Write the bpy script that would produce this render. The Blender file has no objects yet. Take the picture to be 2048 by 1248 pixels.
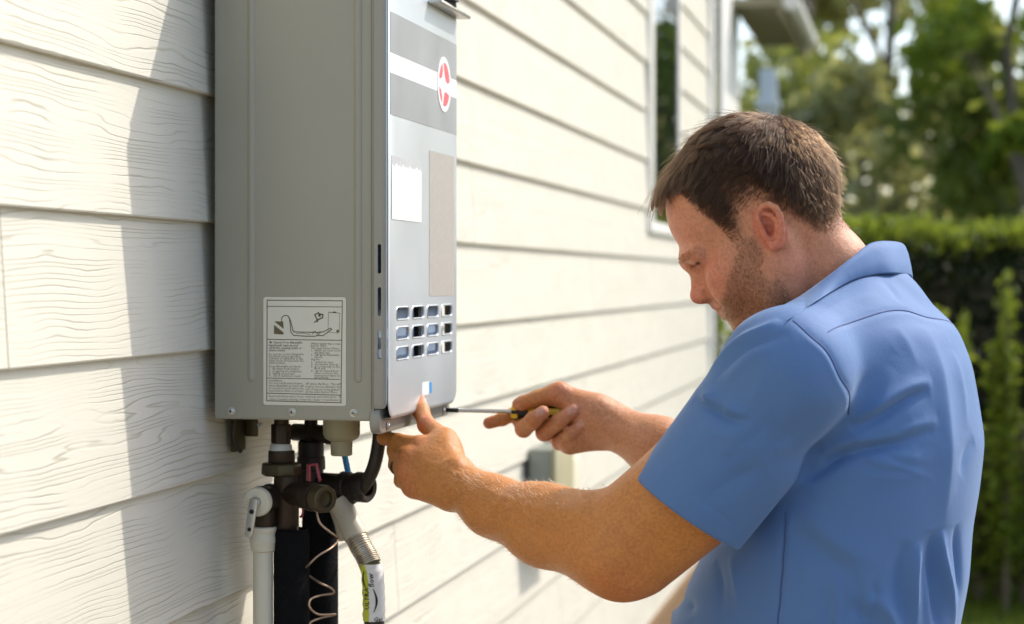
import bpy, bmesh, math, random
import numpy as np
from mathutils import Vector, Matrix, Quaternion

# ------------------------------------------------------------------ camera, sky, sun, exposure
S = bpy.context.scene
COL = S.collection
FPX, HORIZ, CAMX, CAMZ = 3877.0, 560.0, 0.898, 1.5
TH = math.atan(816.0 / FPX)
cam_d = bpy.data.cameras.new('camera'); cam = bpy.data.objects.new('camera', cam_d); COL.objects.link(cam)
cam.location = (CAMX, 0, CAMZ); cam.rotation_euler = (math.radians(90), 0, TH)
cam_d.sensor_width = 36; cam_d.lens = FPX / 2048 * 36; cam_d.shift_y = -(624 - HORIZ) / 2048
cam_d.clip_start = 0.05; cam_d.clip_end = 600
cam_d.dof.use_dof = True; cam_d.dof.focus_distance = 2.40; cam_d.dof.aperture_fstop = 4.2
S.camera = cam
SUN_AZ, SUN_EL = math.radians(45), math.radians(44)      # azimuth from +X towards +Y
sdir = Vector((math.cos(SUN_EL) * math.cos(SUN_AZ), math.cos(SUN_EL) * math.sin(SUN_AZ), math.sin(SUN_EL)))
W = bpy.data.worlds.new('World'); S.world = W; W.use_nodes = True
wn = W.node_tree.nodes; wl = W.node_tree.links
sky = wn.new('ShaderNodeTexSky'); sky.sky_type = 'NISHITA'; sky.sun_disc = False
sky.sun_elevation = SUN_EL; sky.sun_rotation = math.radians(90) - SUN_AZ
sky.air_density = 1.0; sky.dust_density = 2.2; sky.ozone_density = 1.0
wl.new(sky.outputs[0], wn['Background'].inputs[0]); wn['Background'].inputs[1].default_value = 0.15
sun_d = bpy.data.lights.new('sun', 'SUN'); sun = bpy.data.objects.new('sun', sun_d); COL.objects.link(sun)
sun_d.energy = 2.0; sun_d.angle = math.radians(0.55); sun_d.color = (1.0, 0.94, 0.84)
sun.rotation_euler = sdir.to_track_quat('Z', 'Y').to_euler(); sun.location = sdir * 30
S.view_settings.view_transform = 'Standard'; S.view_settings.look = 'None'
S.view_settings.exposure = 0.95; S.view_settings.gamma = 1.0; S.view_settings.use_curve_mapping = False
S.render.engine = 'CYCLES'
S.cycles.max_bounces = 8; S.cycles.transparent_max_bounces = 12
S.cycles.use_denoising = True
R2 = np.array([math.cos(TH), math.sin(TH)]); F2 = np.array([-math.sin(TH), math.cos(TH)])
RIGHT = np.array([R2[0], R2[1], 0]); FWD = np.array([F2[0], F2[1], 0]); UP = np.array([0, 0, 1.0])
CAM0 = np.array([CAMX, 0, CAMZ])

def P(px, py, d):
    """world point seen at photo pixel (px, py) at depth d"""
    return CAM0 + FWD * d + RIGHT * ((px - 1024) / FPX * d) + UP * ((HORIZ - py) / FPX * d)

def PY(px, py, Y):
    """world point seen at a photo pixel on the plane y = Y"""
    t = (px - 1024) / FPX
    return P(px, py, Y / (F2[1] + t * R2[1]))

# ------------------------------------------------------------------ helpers
random.seed(7)
rng = np.random.default_rng(7)

def link(o, parent=None, loc=None):
    COL.objects.link(o)
    if loc is not None: o.location = loc
    if parent is not None:
        o.parent = parent
        o.matrix_parent_inverse = Matrix.Translation(root_loc(parent)).inverted()
    return o

def root_loc(p):
    # parents are Empties (at their base) or parts whose own origin is the world origin
    return Vector(p.location) if p.type == 'EMPTY' else Vector((0, 0, 0))

def empty(name, loc, label=None, cat=None, group=None):
    o = bpy.data.objects.new(name, None); COL.objects.link(o); o.location = loc; o.empty_display_size = 0.05
    return tag(o, label, cat, group)

def tag(o, label=None, cat=None, group=None, kind=None):
    if label: o['label'] = label
    if cat: o['category'] = cat
    if group: o['group'] = group
    if kind: o['kind'] = kind
    return o

class MB:
    """collects shapes for one mesh"""
    def __init__(s): s.v = []; s.f = []
    def add(s, v, f):
        n = len(s.v); s.v += [tuple(p) for p in v]; s.f += [tuple(i + n for i in q) for q in f]; return s
    def box(s, x0, x1, y0, y1, z0, z1):
        v = [(x, y, z) for z in (z0, z1) for y in (y0, y1) for x in (x0, x1)]
        return s.add(v, [(0, 2, 3, 1), (4, 5, 7, 6), (0, 1, 5, 4), (2, 6, 7, 3), (0, 4, 6, 2), (1, 3, 7, 5)])
    def sweep(s, pts, rad, n=16, caps=True, squash=(1, 1), up=None, phase=0.0):
        pts = [np.array(p, float) for p in pts]; m = len(pts)
        if not hasattr(rad, '__len__'): rad = [rad] * m
        tang = []
        for i in range(m):
            t = pts[min(i + 1, m - 1)] - pts[max(i - 1, 0)]; L = np.linalg.norm(t)
            tang.append(t / L if L > 1e-9 else (tang[-1] if tang else np.array([0, 0, 1.0])))
        u = np.array(up, float) if up is not None else (np.array([1.0, 0, 0]) if abs(tang[0][0]) < .8 else np.array([0, 1.0, 0]))
        v = []
        for i in range(m):
            u = u - tang[i] * (u @ tang[i]); u = u / np.linalg.norm(u); w = np.cross(tang[i], u)
            for k in range(n):
                a = 2 * math.pi * k / n + phase
                v.append(pts[i] + u * math.cos(a) * rad[i] * squash[0] + w * math.sin(a) * rad[i] * squash[1])
        f = []
        for i in range(m - 1):
            for k in range(n):
                k2 = (k + 1) % n
                f.append((i * n + k, i * n + k2, (i + 1) * n + k2, (i + 1) * n + k))
        if caps:
            f.append(tuple(range(n - 1, -1, -1))); f.append(tuple((m - 1) * n + k for k in range(n)))
        return s.add(v, f)
    def lathe(s, a, b, prof, n=20, caps=True, phase=0.0):
        """prof = [(t along a->b in metres, radius)]"""
        a = np.array(a, float); b = np.array(b, float); d = (b - a) / np.linalg.norm(b - a)
        up = np.array([1.0, 0, 0]) if abs(d[0]) < .8 else np.array([0, 0, 1.0])
        u = up - d * (up @ d); u /= np.linalg.norm(u); w = np.cross(d, u); v = []; f = []
        for (t, r) in prof:
            for k in range(n):
                g = 2 * math.pi * k / n + phase
                v.append(a + d * t + (u * math.cos(g) + w * math.sin(g)) * r)
        m = len(prof)
        for i in range(m - 1):
            for k in range(n):
                k2 = (k + 1) % n
                f.append((i * n + k, i * n + k2, (i + 1) * n + k2, (i + 1) * n + k))
        if caps:
            f.append(tuple(range(n - 1, -1, -1))); f.append(tuple((m - 1) * n + k for k in range(n)))
        return s.add(v, f)
    def mesh(s, name):
        me = bpy.data.meshes.new(name); me.from_pydata(s.v, [], s.f); me.update(); return me
    def build(s, name, mat, parent=None, smooth=False, bevel=0, seg=2, angle=0.6, loc=None):
        me = s.mesh(name)
        bm = bmesh.new(); bm.from_mesh(me)
        bmesh.ops.recalc_face_normals(bm, faces=bm.faces)
        if bevel:
            ed = [e for e in bm.edges if len(e.link_faces) == 2 and e.calc_face_angle(0) > angle]
            bmesh.ops.bevel(bm, geom=ed, offset=bevel, segments=seg, profile=0.5, affect='EDGES', clamp_overlap=True)
        bm.to_mesh(me); bm.free()
        o = bpy.data.objects.new(name, me)
        if mat: me.materials.append(mat)
        link(o, parent, loc)
        if smooth or bevel: shade(me, 0.7)
        return o

def shade(me, ang=0.7):
    me.polygons.foreach_set('use_smooth', np.ones(len(me.polygons), bool))
    bm = bmesh.new(); bm.from_mesh(me)
    for e in bm.edges:
        if len(e.link_faces) == 2 and e.calc_face_angle(0) > ang: e.smooth = False
    bm.to_mesh(me); bm.free()

def rrect(y0, y1, z0, z1, r, n=6):
    """rounded rectangle outline as (a, b) points, counter-clockwise"""
    pts = []
    for (cy, cz, a0) in ((y1 - r, z1 - r, 0), (y0 + r, z1 - r, 90), (y0 + r, z0 + r, 180), (y1 - r, z0 + r, 270)):
        for k in range(n + 1):
            a = math.radians(a0 + 90 * k / n); pts.append((cy + r * math.cos(a), cz + r * math.sin(a)))
    return pts

def prism(mb, outline, f0, f1):
    """outline points mapped by f0(p) and f1(p) to the two end faces"""
    n = len(outline); v = [f0(p) for p in outline] + [f1(p) for p in outline]
    f = [tuple(range(n)), tuple(range(2 * n - 1, n - 1, -1))] + [(k, (k + 1) % n + 0, (k + 1) % n + n, k + n) for k in range(n)]
    return mb.add(v, f)

def apply_bool(o, cutters):
    bpy.context.view_layer.update()
    for c in cutters:
        m = o.modifiers.new('b', 'BOOLEAN'); m.operation = 'DIFFERENCE'; m.solver = 'EXACT'; m.object = c
    dg = bpy.context.evaluated_depsgraph_get(); dg.update()
    me = bpy.data.meshes.new_from_object(o.evaluated_get(dg))
    o.modifiers.clear(); o.data = me
    for c in cutters: bpy.data.objects.remove(c)
    return o

# ------------------------------------------------------------------ materials
def new_mat(name):
    m = bpy.data.materials.new(name); m.use_nodes = True
    nt = m.node_tree; return m, nt, nt.nodes['Principled BSDF']

def mat(name, col, rough=0.5, metal=0.0, var=0.08, vscale=30, bump=0.0, bscale=200, coat=0.0, sheen=0.0, rvar=0.1, spec=0.5):
    m, nt, b = new_mat(name); N = nt.nodes.new; L = nt.links.new
    b.inputs['Roughness'].default_value = rough; b.inputs['Metallic'].default_value = metal
    b.inputs['Coat Weight'].default_value = coat; b.inputs['Sheen Weight'].default_value = sheen
    b.inputs['Specular IOR Level'].default_value = spec
    g = N('ShaderNodeNewGeometry'); n = N('ShaderNodeTexNoise'); n.inputs['Scale'].default_value = vscale; n.inputs['Detail'].default_value = 4
    L(g.outputs['Position'], n.inputs['Vector'])
    r = N('ShaderNodeMix'); r.data_type = 'RGBA'
    r.inputs[6].default_value = tuple(c * (1 - var) for c in col) + (1,); r.inputs[7].default_value = tuple(min(1, c * (1 + var)) for c in col) + (1,)
    L(n.outputs['Fac'], r.inputs[0]); L(r.outputs[2], b.inputs['Base Color'])
    mr = N('ShaderNodeMapRange'); mr.inputs[3].default_value = max(0, rough - rvar); mr.inputs[4].default_value = min(1, rough + rvar)
    L(n.outputs['Fac'], mr.inputs[0]); L(mr.outputs[0], b.inputs['Roughness'])
    if bump:
        n2 = N('ShaderNodeTexNoise'); n2.inputs['Scale'].default_value = bscale; n2.inputs['Detail'].default_value = 3
        L(g.outputs['Position'], n2.inputs['Vector'])
        bp = N('ShaderNodeBump'); bp.inputs['Strength'].default_value = bump; bp.inputs['Distance'].default_value = 0.002
        L(n2.outputs['Fac'], bp.inputs['Height']); L(bp.outputs[0], b.inputs['Normal'])
    return m

def math_node(nt, op, a, b=None):
    n = nt.nodes.new('ShaderNodeMath'); n.operation = op
    for i, x in enumerate((a, b)):
        if x is None: continue
        if isinstance(x, (int, float)): n.inputs[i].default_value = x
        else: nt.links.new(x, n.inputs[i])
    return n.outputs[0]

def siding_mat():
    """cream painted fibre-cement lap siding with embossed cedar grain"""
    m, nt, b = new_mat('siding_paint'); N = nt.nodes.new; L = nt.links.new
    tc = N('ShaderNodeNewGeometry'); oi = N('ShaderNodeObjectInfo')
    sep = N('ShaderNodeSeparateXYZ'); L(tc.outputs['Position'], sep.inputs[0])
    off = math_node(nt, 'MULTIPLY', oi.outputs['Random'], 37.0)
    yy = math_node(nt, 'ADD', sep.outputs[1], off)
    def noise(sy, sz, det=2.0, ro=0.5):
        c = N('ShaderNodeCombineXYZ')
        L(math_node(nt, 'MULTIPLY', yy, sy), c.inputs[0]); L(math_node(nt, 'MULTIPLY', sep.outputs[2], sz), c.inputs[1]); L(off, c.inputs[2])
        n = N('ShaderNodeTexNoise'); n.inputs['Scale'].default_value = 1.0; n.inputs['Detail'].default_value = det; n.inputs['Roughness'].default_value = ro
        L(c.outputs[0], n.inputs['Vector']); return n.outputs['Fac']
    big = noise(3.2, 8.0, 1.0)              # slow warp: cathedral figures
    mid = noise(9.0, 22.0, 2.0)
    ph = math_node(nt, 'ADD', math_node(nt, 'MULTIPLY', sep.outputs[2], 135.0), math_node(nt, 'MULTIPLY', big, 5.0))
    ph = math_node(nt, 'ADD', ph, math_node(nt, 'MULTIPLY', mid, 1.3))
    c1 = N('ShaderNodeTexNoise'); c1.noise_dimensions = '1D'; c1.inputs['Scale'].default_value = 30.0; c1.inputs['Detail'].default_value = 2.0; L(math_node(nt, 'ADD', sep.outputs[2], off), c1.inputs['W'])
    ph = math_node(nt, 'ADD', ph, math_node(nt, 'MULTIPLY', c1.outputs['Fac'], 4.0))
    fr = math_node(nt, 'FRACT', ph)
    tri = math_node(nt, 'ABSOLUTE', math_node(nt, 'SUBTRACT', fr, 0.5))        # 0 on the line, .5 between
    mr = N('ShaderNodeMapRange'); mr.interpolation_type = 'SMOOTHSTEP'
    L(tri, mr.inputs[0]); mr.inputs[1].default_value = 0.0; mr.inputs[2].default_value = 0.15
    ln = mr.outputs[0]
    strength = noise(7.0, 16.0, 2.0)
    sm = N('ShaderNodeMapRange'); L(strength, sm.inputs[0]); sm.inputs[1].default_value = 0.38; sm.inputs[2].default_value = 0.62
    dep = math_node(nt, 'MULTIPLY', math_node(nt, 'SUBTRACT', 1.0, ln), math_node(nt, 'ADD', math_node(nt, 'MULTIPLY', sm.outputs[0], 0.9), 0.1))
    # slope between the lines gives the terraced look of the embossing
    hgt = math_node(nt, 'SUBTRACT', math_node(nt, 'MULTIPLY', fr, 0.25), dep)
    bp = N('ShaderNodeBump'); bp.inputs['Strength'].default_value = 0.55; bp.inputs['Distance'].default_value = 0.0013
    fine = noise(60.0, 500.0, 3.0)
    L(math_node(nt, 'ADD', hgt, math_node(nt, 'MULTIPLY', fine, 0.25)), bp.inputs['Height']); L(bp.outputs[0], b.inputs['Normal'])
    mix = N('ShaderNodeMix'); mix.data_type = 'RGBA'
    mix.inputs[6].default_value = (0.665, 0.640, 0.55, 1); mix.inputs[7].default_value = (0.42, 0.385, 0.29, 1)
    L(math_node(nt, 'MULTIPLY', dep, 0.6), mix.inputs[0])
    dirt = noise(1.4, 5.0, 4.0)
    mx2 = N('ShaderNodeMix'); mx2.data_type = 'RGBA'; mx2.inputs[7].default_value = (0.70, 0.66, 0.55, 1)
    dm = N('ShaderNodeMapRange'); L(dirt, dm.inputs[0]); dm.inputs[1].default_value = .5; dm.inputs[2].default_value = .8; dm.inputs[4].default_value = .35
    L(dm.outputs[0], mx2.inputs[0]); L(mix.outputs[2], mx2.inputs[6]); L(mx2.outputs[2], b.inputs['Base Color'])
    b.inputs['Roughness'].default_value = 0.55; b.inputs['Specular IOR Level'].default_value = 0.3
    return m

def leaf_mat(name, c0, c1, trans=0.35):
    m, nt, b = new_mat(name); N = nt.nodes.new; L = nt.links.new
    at = N('ShaderNodeAttribute'); at.attribute_name = 'tint'
    mx = N('ShaderNodeMix'); mx.data_type = 'RGBA'; mx.inputs[6].default_value = c0 + (1,); mx.inputs[7].default_value = c1 + (1,)
    L(at.outputs['Fac'], mx.inputs[0]); L(mx.outputs[2], b.inputs['Base Color']); b.inputs['Roughness'].default_value = 0.62; b.inputs['Specular IOR Level'].default_value = 0.25
    vm = N('ShaderNodeMix'); vm.data_type = 'RGBA'; vm.inputs[0].default_value = .4; vm.inputs[7].default_value = (.45, .50, .06, 1); L(mx.outputs[2], vm.inputs[6])
    tr = N('ShaderNodeBsdfTranslucent'); L(vm.outputs[2], tr.inputs[0]); ms = N('ShaderNodeMixShader'); ms.inputs[0].default_value = trans
    out = nt.nodes['Material Output']; L(b.outputs[0], ms.inputs[1]); L(tr.outputs[0], ms.inputs[2]); L(ms.outputs[0], out.inputs[0])
    return m

M = dict(
    siding=siding_mat(),
    trim=mat('white_trim_paint', (0.80, 0.79, 0.74), 0.45, var=0.03, vscale=6),
    foundation=mat('brown_foundation', (0.20, 0.12, 0.055), 0.85, var=0.3, vscale=25, bump=0.6, bscale=60),
    mulch=mat('bark_mulch', (0.12, 0.065, 0.035), 0.95, var=0.45, vscale=60, bump=1.0, bscale=90),
    sheath=mat('wall_sheathing', (0.35, 0.33, 0.28), 0.9),
    case=mat('taupe_powder_coat', (0.345, 0.332, 0.268), 0.42, var=0.09, vscale=5, bump=0.05, bscale=900),
    silver=mat('silver_paint', (0.64, 0.69, 0.72), 0.33, metal=0.42, var=0.03, vscale=7, bump=0.03, bscale=700),
    covershade=mat('grey_cover_shade', (0.30, 0.295, 0.26), 0.38, metal=0.2, var=0.05, vscale=9),  # cover's silver darkened to grey; shade of its sides put into the colour
    inner=mat('blue_grey_inner_sheet', (0.30, 0.40, 0.56), 0.5, var=0.05),
    band=mat('grey_brushed_band', (0.31, 0.325, 0.33), 0.45, metal=0.1, var=0.22, vscale=16),
    white=mat('white_print', (0.80, 0.80, 0.79), 0.4, var=0.03),
    red=mat('red_print', (0.70, 0.11, 0.14), 0.4, var=0.05),
    beige=mat('beige_data_plate', (0.37, 0.35, 0.315), 0.55, var=0.22, vscale=170),
    torn=mat('torn_paper_grey', (0.45, 0.46, 0.46), 0.8, var=0.2, vscale=120),
    blue=mat('blue_print', (0.03, 0.30, 0.70), 0.4),
    label=mat('label_paper', (0.70, 0.68, 0.58), 0.5, var=0.03),
    ink=mat('brown_ink', (0.13, 0.105, 0.05), 0.6, var=0.1),
    black=mat('black_void', (0.012, 0.012, 0.012), 0.7),
    steel=mat('zinc_steel', (0.55, 0.54, 0.50), 0.32, metal=0.9, var=0.1, vscale=60),
    bronze=mat('aged_bronze', (0.052, 0.034, 0.022), 0.45, metal=0.55, var=0.3, vscale=60, bump=0.15, bscale=400),
    bronze2=mat('olive_bronze', (0.085, 0.066, 0.032), 0.42, metal=0.5, var=0.25, vscale=50, bump=0.1, bscale=300),
    brass=mat('brass_cap', (0.13, 0.095, 0.035), 0.42, metal=0.7, var=0.2, vscale=60),
    tape=mat('white_thread_tape', (0.62, 0.66, 0.64), 0.6, var=0.1, vscale=100, bump=0.3, bscale=800),
    pvc=mat('cream_pvc', (0.74, 0.69, 0.54), 0.4, var=0.04, vscale=20),
    foam=mat('black_foam', (0.010, 0.010, 0.0105), 0.95, var=0.5, vscale=300, bump=0.9, bscale=420, spec=0.06),
    bronze_d=mat('blackened_bronze', (0.026, 0.019, 0.014), 0.5, metal=0.4, var=0.35, vscale=70, bump=0.2, bscale=300),
    copper=mat('dull_copper_wire', (0.48, 0.34, 0.24), 0.42, metal=0.6, var=0.2, vscale=60),
    rubber=mat('black_rubber_hose', (0.028, 0.022, 0.016), 0.5, var=0.3, vscale=80, bump=0.2, bscale=300),
    plastic=mat('taupe_plastic', (0.36, 0.33, 0.21), 0.45, var=0.05),
    gas=mat('cream_gas_pipe', (0.60, 0.55, 0.43), 0.4, var=0.1, vscale=40),
    corr=mat('corrugated_steel', (0.55, 0.49, 0.38), 0.35, metal=0.6, var=0.15, vscale=60),
    yellow=mat('yellow_jacket', (0.62, 0.66, 0.06), 0.45, var=0.06),
    redplastic=mat('red_handle', (0.50, 0.06, 0.09), 0.4, var=0.1),
    greybox=mat('grey_utility_box', (0.26, 0.28, 0.24), 0.5, var=0.08, vscale=12),
    greybox2=mat('taupe_utility_box', (0.38, 0.35, 0.22), 0.5, var=0.08, vscale=12),
    bark=mat('tree_bark', (0.16, 0.13, 0.09), 0.9, var=0.3, vscale=20, bump=0.6, bscale=40),
    soffit=mat('taupe_soffit', (0.30, 0.27, 0.17), 0.7, var=0.06, vscale=6),
    shingle=mat('roof_shingle', (0.10, 0.09, 0.08), 0.9, var=0.3, vscale=15),
    bounce_slab=mat('bounce_slab_tan', (0.23, 0.19, 0.13), 0.85, var=0.10, vscale=8, bump=0.3, bscale=120),  # warm tone set for the light it bounces
    lawn=mat('lawn_soil', (0.055, 0.085, 0.018), 0.9, var=0.5, vscale=6, bump=0.5, bscale=40),
)
# ------------------------------------------------------------------ ground
g = MB(); g.add([(-90, -60, 0), (90, -60, 0), (90, 140, 0), (-90, 140, 0)], [(0, 1, 2, 3)])
tag(g.build('ground', M['lawn']), 'mown green lawn around the house', kind='structure')
bed = MB().box(-0.02, 0.55, -3, 8.4, 0.004, 0.05)
tag(bed.build('planting_bed', M['mulch']), 'brown mulch bed along the foot of the wall', kind='structure')

pt = MB().box(0.56, 7.0, -7.0, 6.4, 0.004, 0.06)
tag(pt.build('bounce_slab', M['bounce_slab']), 'added bounce slab on the ground before the wall, out of view', kind='structure')  # unseen slab, added to bounce sunlight up into the shade

# ------------------------------------------------------------------ the house
house = empty('house', (-0.1, 4.0, 0), 'cream lap-sided house wall running away behind the water heater', 'house')
EXPO, Z0 = 0.165, 1.5745 - 8 * 0.165
WY0, WY1, WZ0, WZ1 = 6.52, 7.37, 1.70, 3.15       # window opening with trim
YA, YB = -2.0, 8.46
MB().box(-0.25, -0.026, YA, 8.5, 0.0, 3.55).build('wall_core', M['sheath'], house)
MB().box(-0.10, 0.014, YA, 8.585, 0.0, 0.335).build('foundation', M['foundation'], house)
MB().box(-0.30, 0.010, 8.462, 8.585, Z0 - .01, 3.55).build('corner_board', M['trim'], house, bevel=0.003)
board_cache = {}
def siding_board(y0, y1, zb, zt=None):
    h = (zt - zb) if zt else EXPO + 0.028
    key = (round(y1 - y0, 3), round(h, 3))
    if key not in board_cache:
        Lh = (y1 - y0) / 2
        # cross-section, origin at the board's bottom front edge
        sec = [(-0.0115, 0.0), (-0.0014, 0.0), (0.0, 0.0020), (-0.0122 * h / .193, h), (-0.0122 * h / .193 - 0.0100, h)]
        mb = MB(); n = len(sec)
        mb.add([(a, -Lh, b) for a, b in sec] + [(a, Lh, b) for a, b in sec],
               [tuple(range(n)), tuple(range(2 * n - 1, n - 1, -1))] + [(k, k + n, (k + 1) % n + n, (k + 1) % n) for k in range(n)])
        me = mb.mesh('siding_board'); bm = bmesh.new(); bm.from_mesh(me); bmesh.ops.recalc_face_normals(bm, faces=bm.faces); bm.to_mesh(me); bm.free()
        me.materials.append(M['siding']); board_cache[key] = me
    o = bpy.data.objects.new('siding_board', board_cache[key]); link(o, house, (0, (y0 + y1) / 2, zb))
joints = {8: [3.9], 7: [1.806, 5.40], 6: [3.55, 7.1], 9: [-0.3, 3.6, 7.0], 10: [3.0, 6.2], 5: [0.9, 4.5], 4: [-0.4, 3.3]}
zb = Z0; row = 0
while zb < 3.5:
    js = [j for j in joints.get(row, [(row * 1.37) % 3.6 - 1.5, (row * 1.37) % 3.6 + 2.16, (row * 1.37) % 3.6 + 5.8]) if YA + .2 < j < YB - .2]
    cuts = [YA] + js + [YB]
    segs = [(a + 0.0012, b - 0.0012) for a, b in zip(cuts[:-1], cuts[1:])]
    zt_full = zb + EXPO
    out = []
    for a, b in segs:
        if zb + 0.05 > WZ0 and zb < WZ1 and b > WY0 - .1 and a < WY1 + .1:
            if a < WY0 - .2: out.append((a, min(b, WY0 - 0.001)))
            if b > WY1 + .2: out.append((max(a, WY1 + 0.001), b))
        else: out.append((a, b))
    for a, b in out: siding_board(a, b, zb)
    zb += EXPO; row += 1
# windows in the wall
gm, nt, b = new_mat('window_glass'); b.inputs['Base Color'].default_value = (0.008, 0.012, 0.010, 1); b.inputs['Roughness'].default_value = 0.02
b.inputs['Specular IOR Level'].default_value = 0.6
TW = 0.10
wf = MB().box(-0.030, 0.006, WY0, WY0 + TW, WZ0, WZ1).build('window', M['trim'], house, bevel=0.002)
MB().box(-0.030, 0.006, WY1 - TW * .6, WY1, WZ0, WZ1).build('frame', M['trim'], wf, bevel=0.002)
MB().box(-0.030, 0.010, WY0 - .01, WY1 + .01, WZ0 - .04, WZ0 - .001).build('sill', M['trim'], wf, bevel=0.003)
MB().box(-0.030, 0.007, WY0 - .01, WY1 + .01, WZ1 + .001, WZ1 + .1).build('frame', M['trim'], wf, bevel=0.002)
MB().box(-0.030, 0.001, WY0 + TW + .001, WY1 - TW * .6 - .001, WZ0 + .001, WZ1 - .001).build('pane', gm, wf)
w2 = MB().box(-0.30, -0.030, 8.586, 8.60, 0.9, 3.1).build('window', M['trim'], house)
MB().box(-0.030, -0.004, 8.587, 8.94, 0.9, 3.1).build('pane', gm, w2)
MB().box(-0.30, 0.004, 8.941, 9.82, Z0 - .01, 3.55).build('corner_panel', M['trim'], house, bevel=0.004)
MB().box(-0.30, -0.002, 8.586, 8.94, Z0 - .01, 0.899).build('infill_panel', M['trim'], house, bevel=0.003)
MB().box(-0.30, -0.002, 8.586, 8.94, 3.101, 3.55).build('infill_panel', M['trim'], house, bevel=0.003)
# eaves and roof of the house, above the frame
rf = MB().box(-3.0, 0.34, YA, 8.62, 3.56, 3.62).build('roof', M['soffit'], house)
MB().box(0.342, 0.365, YA, 8.62, 3.54, 3.74).build('fascia', M['trim'], rf)
sl = MB(); sl.add([(0.42, YA, 3.70), (0.42, 8.66, 3.70), (-3.4, 8.66, 5.5), (-3.4, YA, 5.5), (0.42, YA, 3.75), (0.42, 8.66, 3.75), (-3.4, 8.66, 5.55), (-3.4, YA, 5.55)],
                  [(0, 1, 2, 3), (4, 7, 6, 5), (0, 4, 5, 1), (1, 5, 6, 2), (2, 6, 7, 3), (3, 7, 4, 0)])
sl.build('shingles', M['shingle'], rf)
# back porch beyond the corner: taupe soffit with white fascia and gutter
porch = empty('porch', (0.0, 10.8, 0), 'taupe porch soffit with white gutter beyond the wall corner', 'porch')
def porch_post(x, y):
    p = MB().box(x - .055, x + .055, y - .055, y + .055, 0.12, 2.86).build('post', M['trim'], porch, bevel=0.006)
    MB().box(x - .075, x + .075, y - .075, y + .075, 2.60, 2.66).build('collar', M['trim'], p, bevel=0.004)
    MB().box(x - .075, x + .075, y - .075, y + .075, 0.12, 0.28).build('plinth', M['trim'], p, bevel=0.004)
porch_post(-0.06, 12.6)
MB().box(-2.6, 0.02, 9.83, 12.8, 0.0, 0.12).build('porch_floor', M['foundation'], porch)
MB().box(0.0045, 0.225, 9.45, 11.1, 2.83, 2.87).build('soffit', M['soffit'], porch)
MB().box(0.228, 0.252, 9.45, 11.1, 2.78, 2.98).build('fascia', M['soffit'], porch, bevel=0.003)
gt = MB(); gt.sweep([(0.29, 9.45, 2.85), (0.29, 11.16, 2.85)], 0.042, 20)
gt.build('gutter', M['trim'], porch, smooth=True)
pr = MB(); pr.add([(0.30, 9.83, 3.0), (0.30, 11.15, 3.0), (-2.6, 11.15, 4.0), (-2.6, 9.83, 4.0), (0.30, 9.83, 3.03), (0.30, 11.15, 3.03), (-2.6, 11.15, 4.03), (-2.6, 9.83, 4.03)],
                  [(0, 1, 2, 3), (4, 7, 6, 5), (0, 4, 5, 1), (1, 5, 6, 2), (2, 6, 7, 3), (3, 7, 4, 0)])
pr.build('roof', M['shingle'], porch)

# grey utility boxes on the wall further along
ub = empty('utility_box', (0.05, 4.75, 0.95), 'grey metal utility box on the siding beyond the mechanic\'s forearm', 'utility box')
ub['label'] = 'grey metal utility box on the siding behind the forearm'
MB().box(0.002, 0.060, 4.44, 4.66, 0.875, 1.105).build('cabinet', M['greybox'], ub, bevel=0.005)
MB().box(0.0605, 0.070, 4.43, 4.67, 0.868, 1.112).build('lid', M['greybox2'], ub, bevel=0.003)
MB().box(0.020, 0.045, 4.535, 4.565, 1.112, 1.125).build('knockout', M['greybox'], ub, bevel=0.002)
ub2 = empty('junction_cover', (0.02, 4.86, 0.95), 'cream wall box just right of the grey utility box', 'wall box')
MB().box(0.002, 0.045, 4.80, 4.90, 0.90, 1.05).build('cover', M['pvc'], ub2, bevel=0.005)
MB().box(0.002, 0.012, 4.78, 4.93, 0.885, 1.07).build('backplate', M['pvc'], ub2, bevel=0.003)

# ------------------------------------------------------------------ the water heater
HY0, HY1, HX0, HXC, HXF = 2.358, 2.727, 0.010, 0.2215, 0.243
HZ0, HZ1 = 1.3214, 2.0
wh = empty('water_heater', (0.11, 2.54, HZ0), 'grey wall-mounted tankless water heater with silver front and warning label', 'water heater')
case = MB().box(HX0, HXC, HY0 + .001, HY1 - .003, HZ0, HZ1).build('case', M['case'], wh, bevel=0.0035, seg=3)
def rib(x, w):
    mb = MB(); sec = []
    z0, z1 = 1.375, 1.99
    pts = [(x, HY0 + .0012, z0 - w * .7)] + [(x, HY0 + .0012, z) for z in (z0, z0 + .01, z1)]
    # half-round embossed bead
    n = 10; v = []; rows = [(z0 - w * .95, .25), (z0 - w * .8, .6), (z0 - w * .45, .9), (z0, 1.0), (z1, 1.0)]
    for (z, s) in rows:
        for k in range(n + 1):
            a = math.pi * k / n; v.append((x - w * s * math.cos(a), HY0 + .0015 - 0.0032 * s * math.sin(a) ** 1.3, z))
    f = [(i * (n + 1) + k, i * (n + 1) + k + 1, (i + 1) * (n + 1) + k + 1, (i + 1) * (n + 1) + k) for i in range(len(rows) - 1) for k in range(n)]
    f.append(tuple(range(n, -1, -1)))
    mb.add(v, f); mb.build('rib', M['case'], wh, smooth=True)
rib(0.0606, 0.0052); rib(0.2028, 0.0052)
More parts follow.
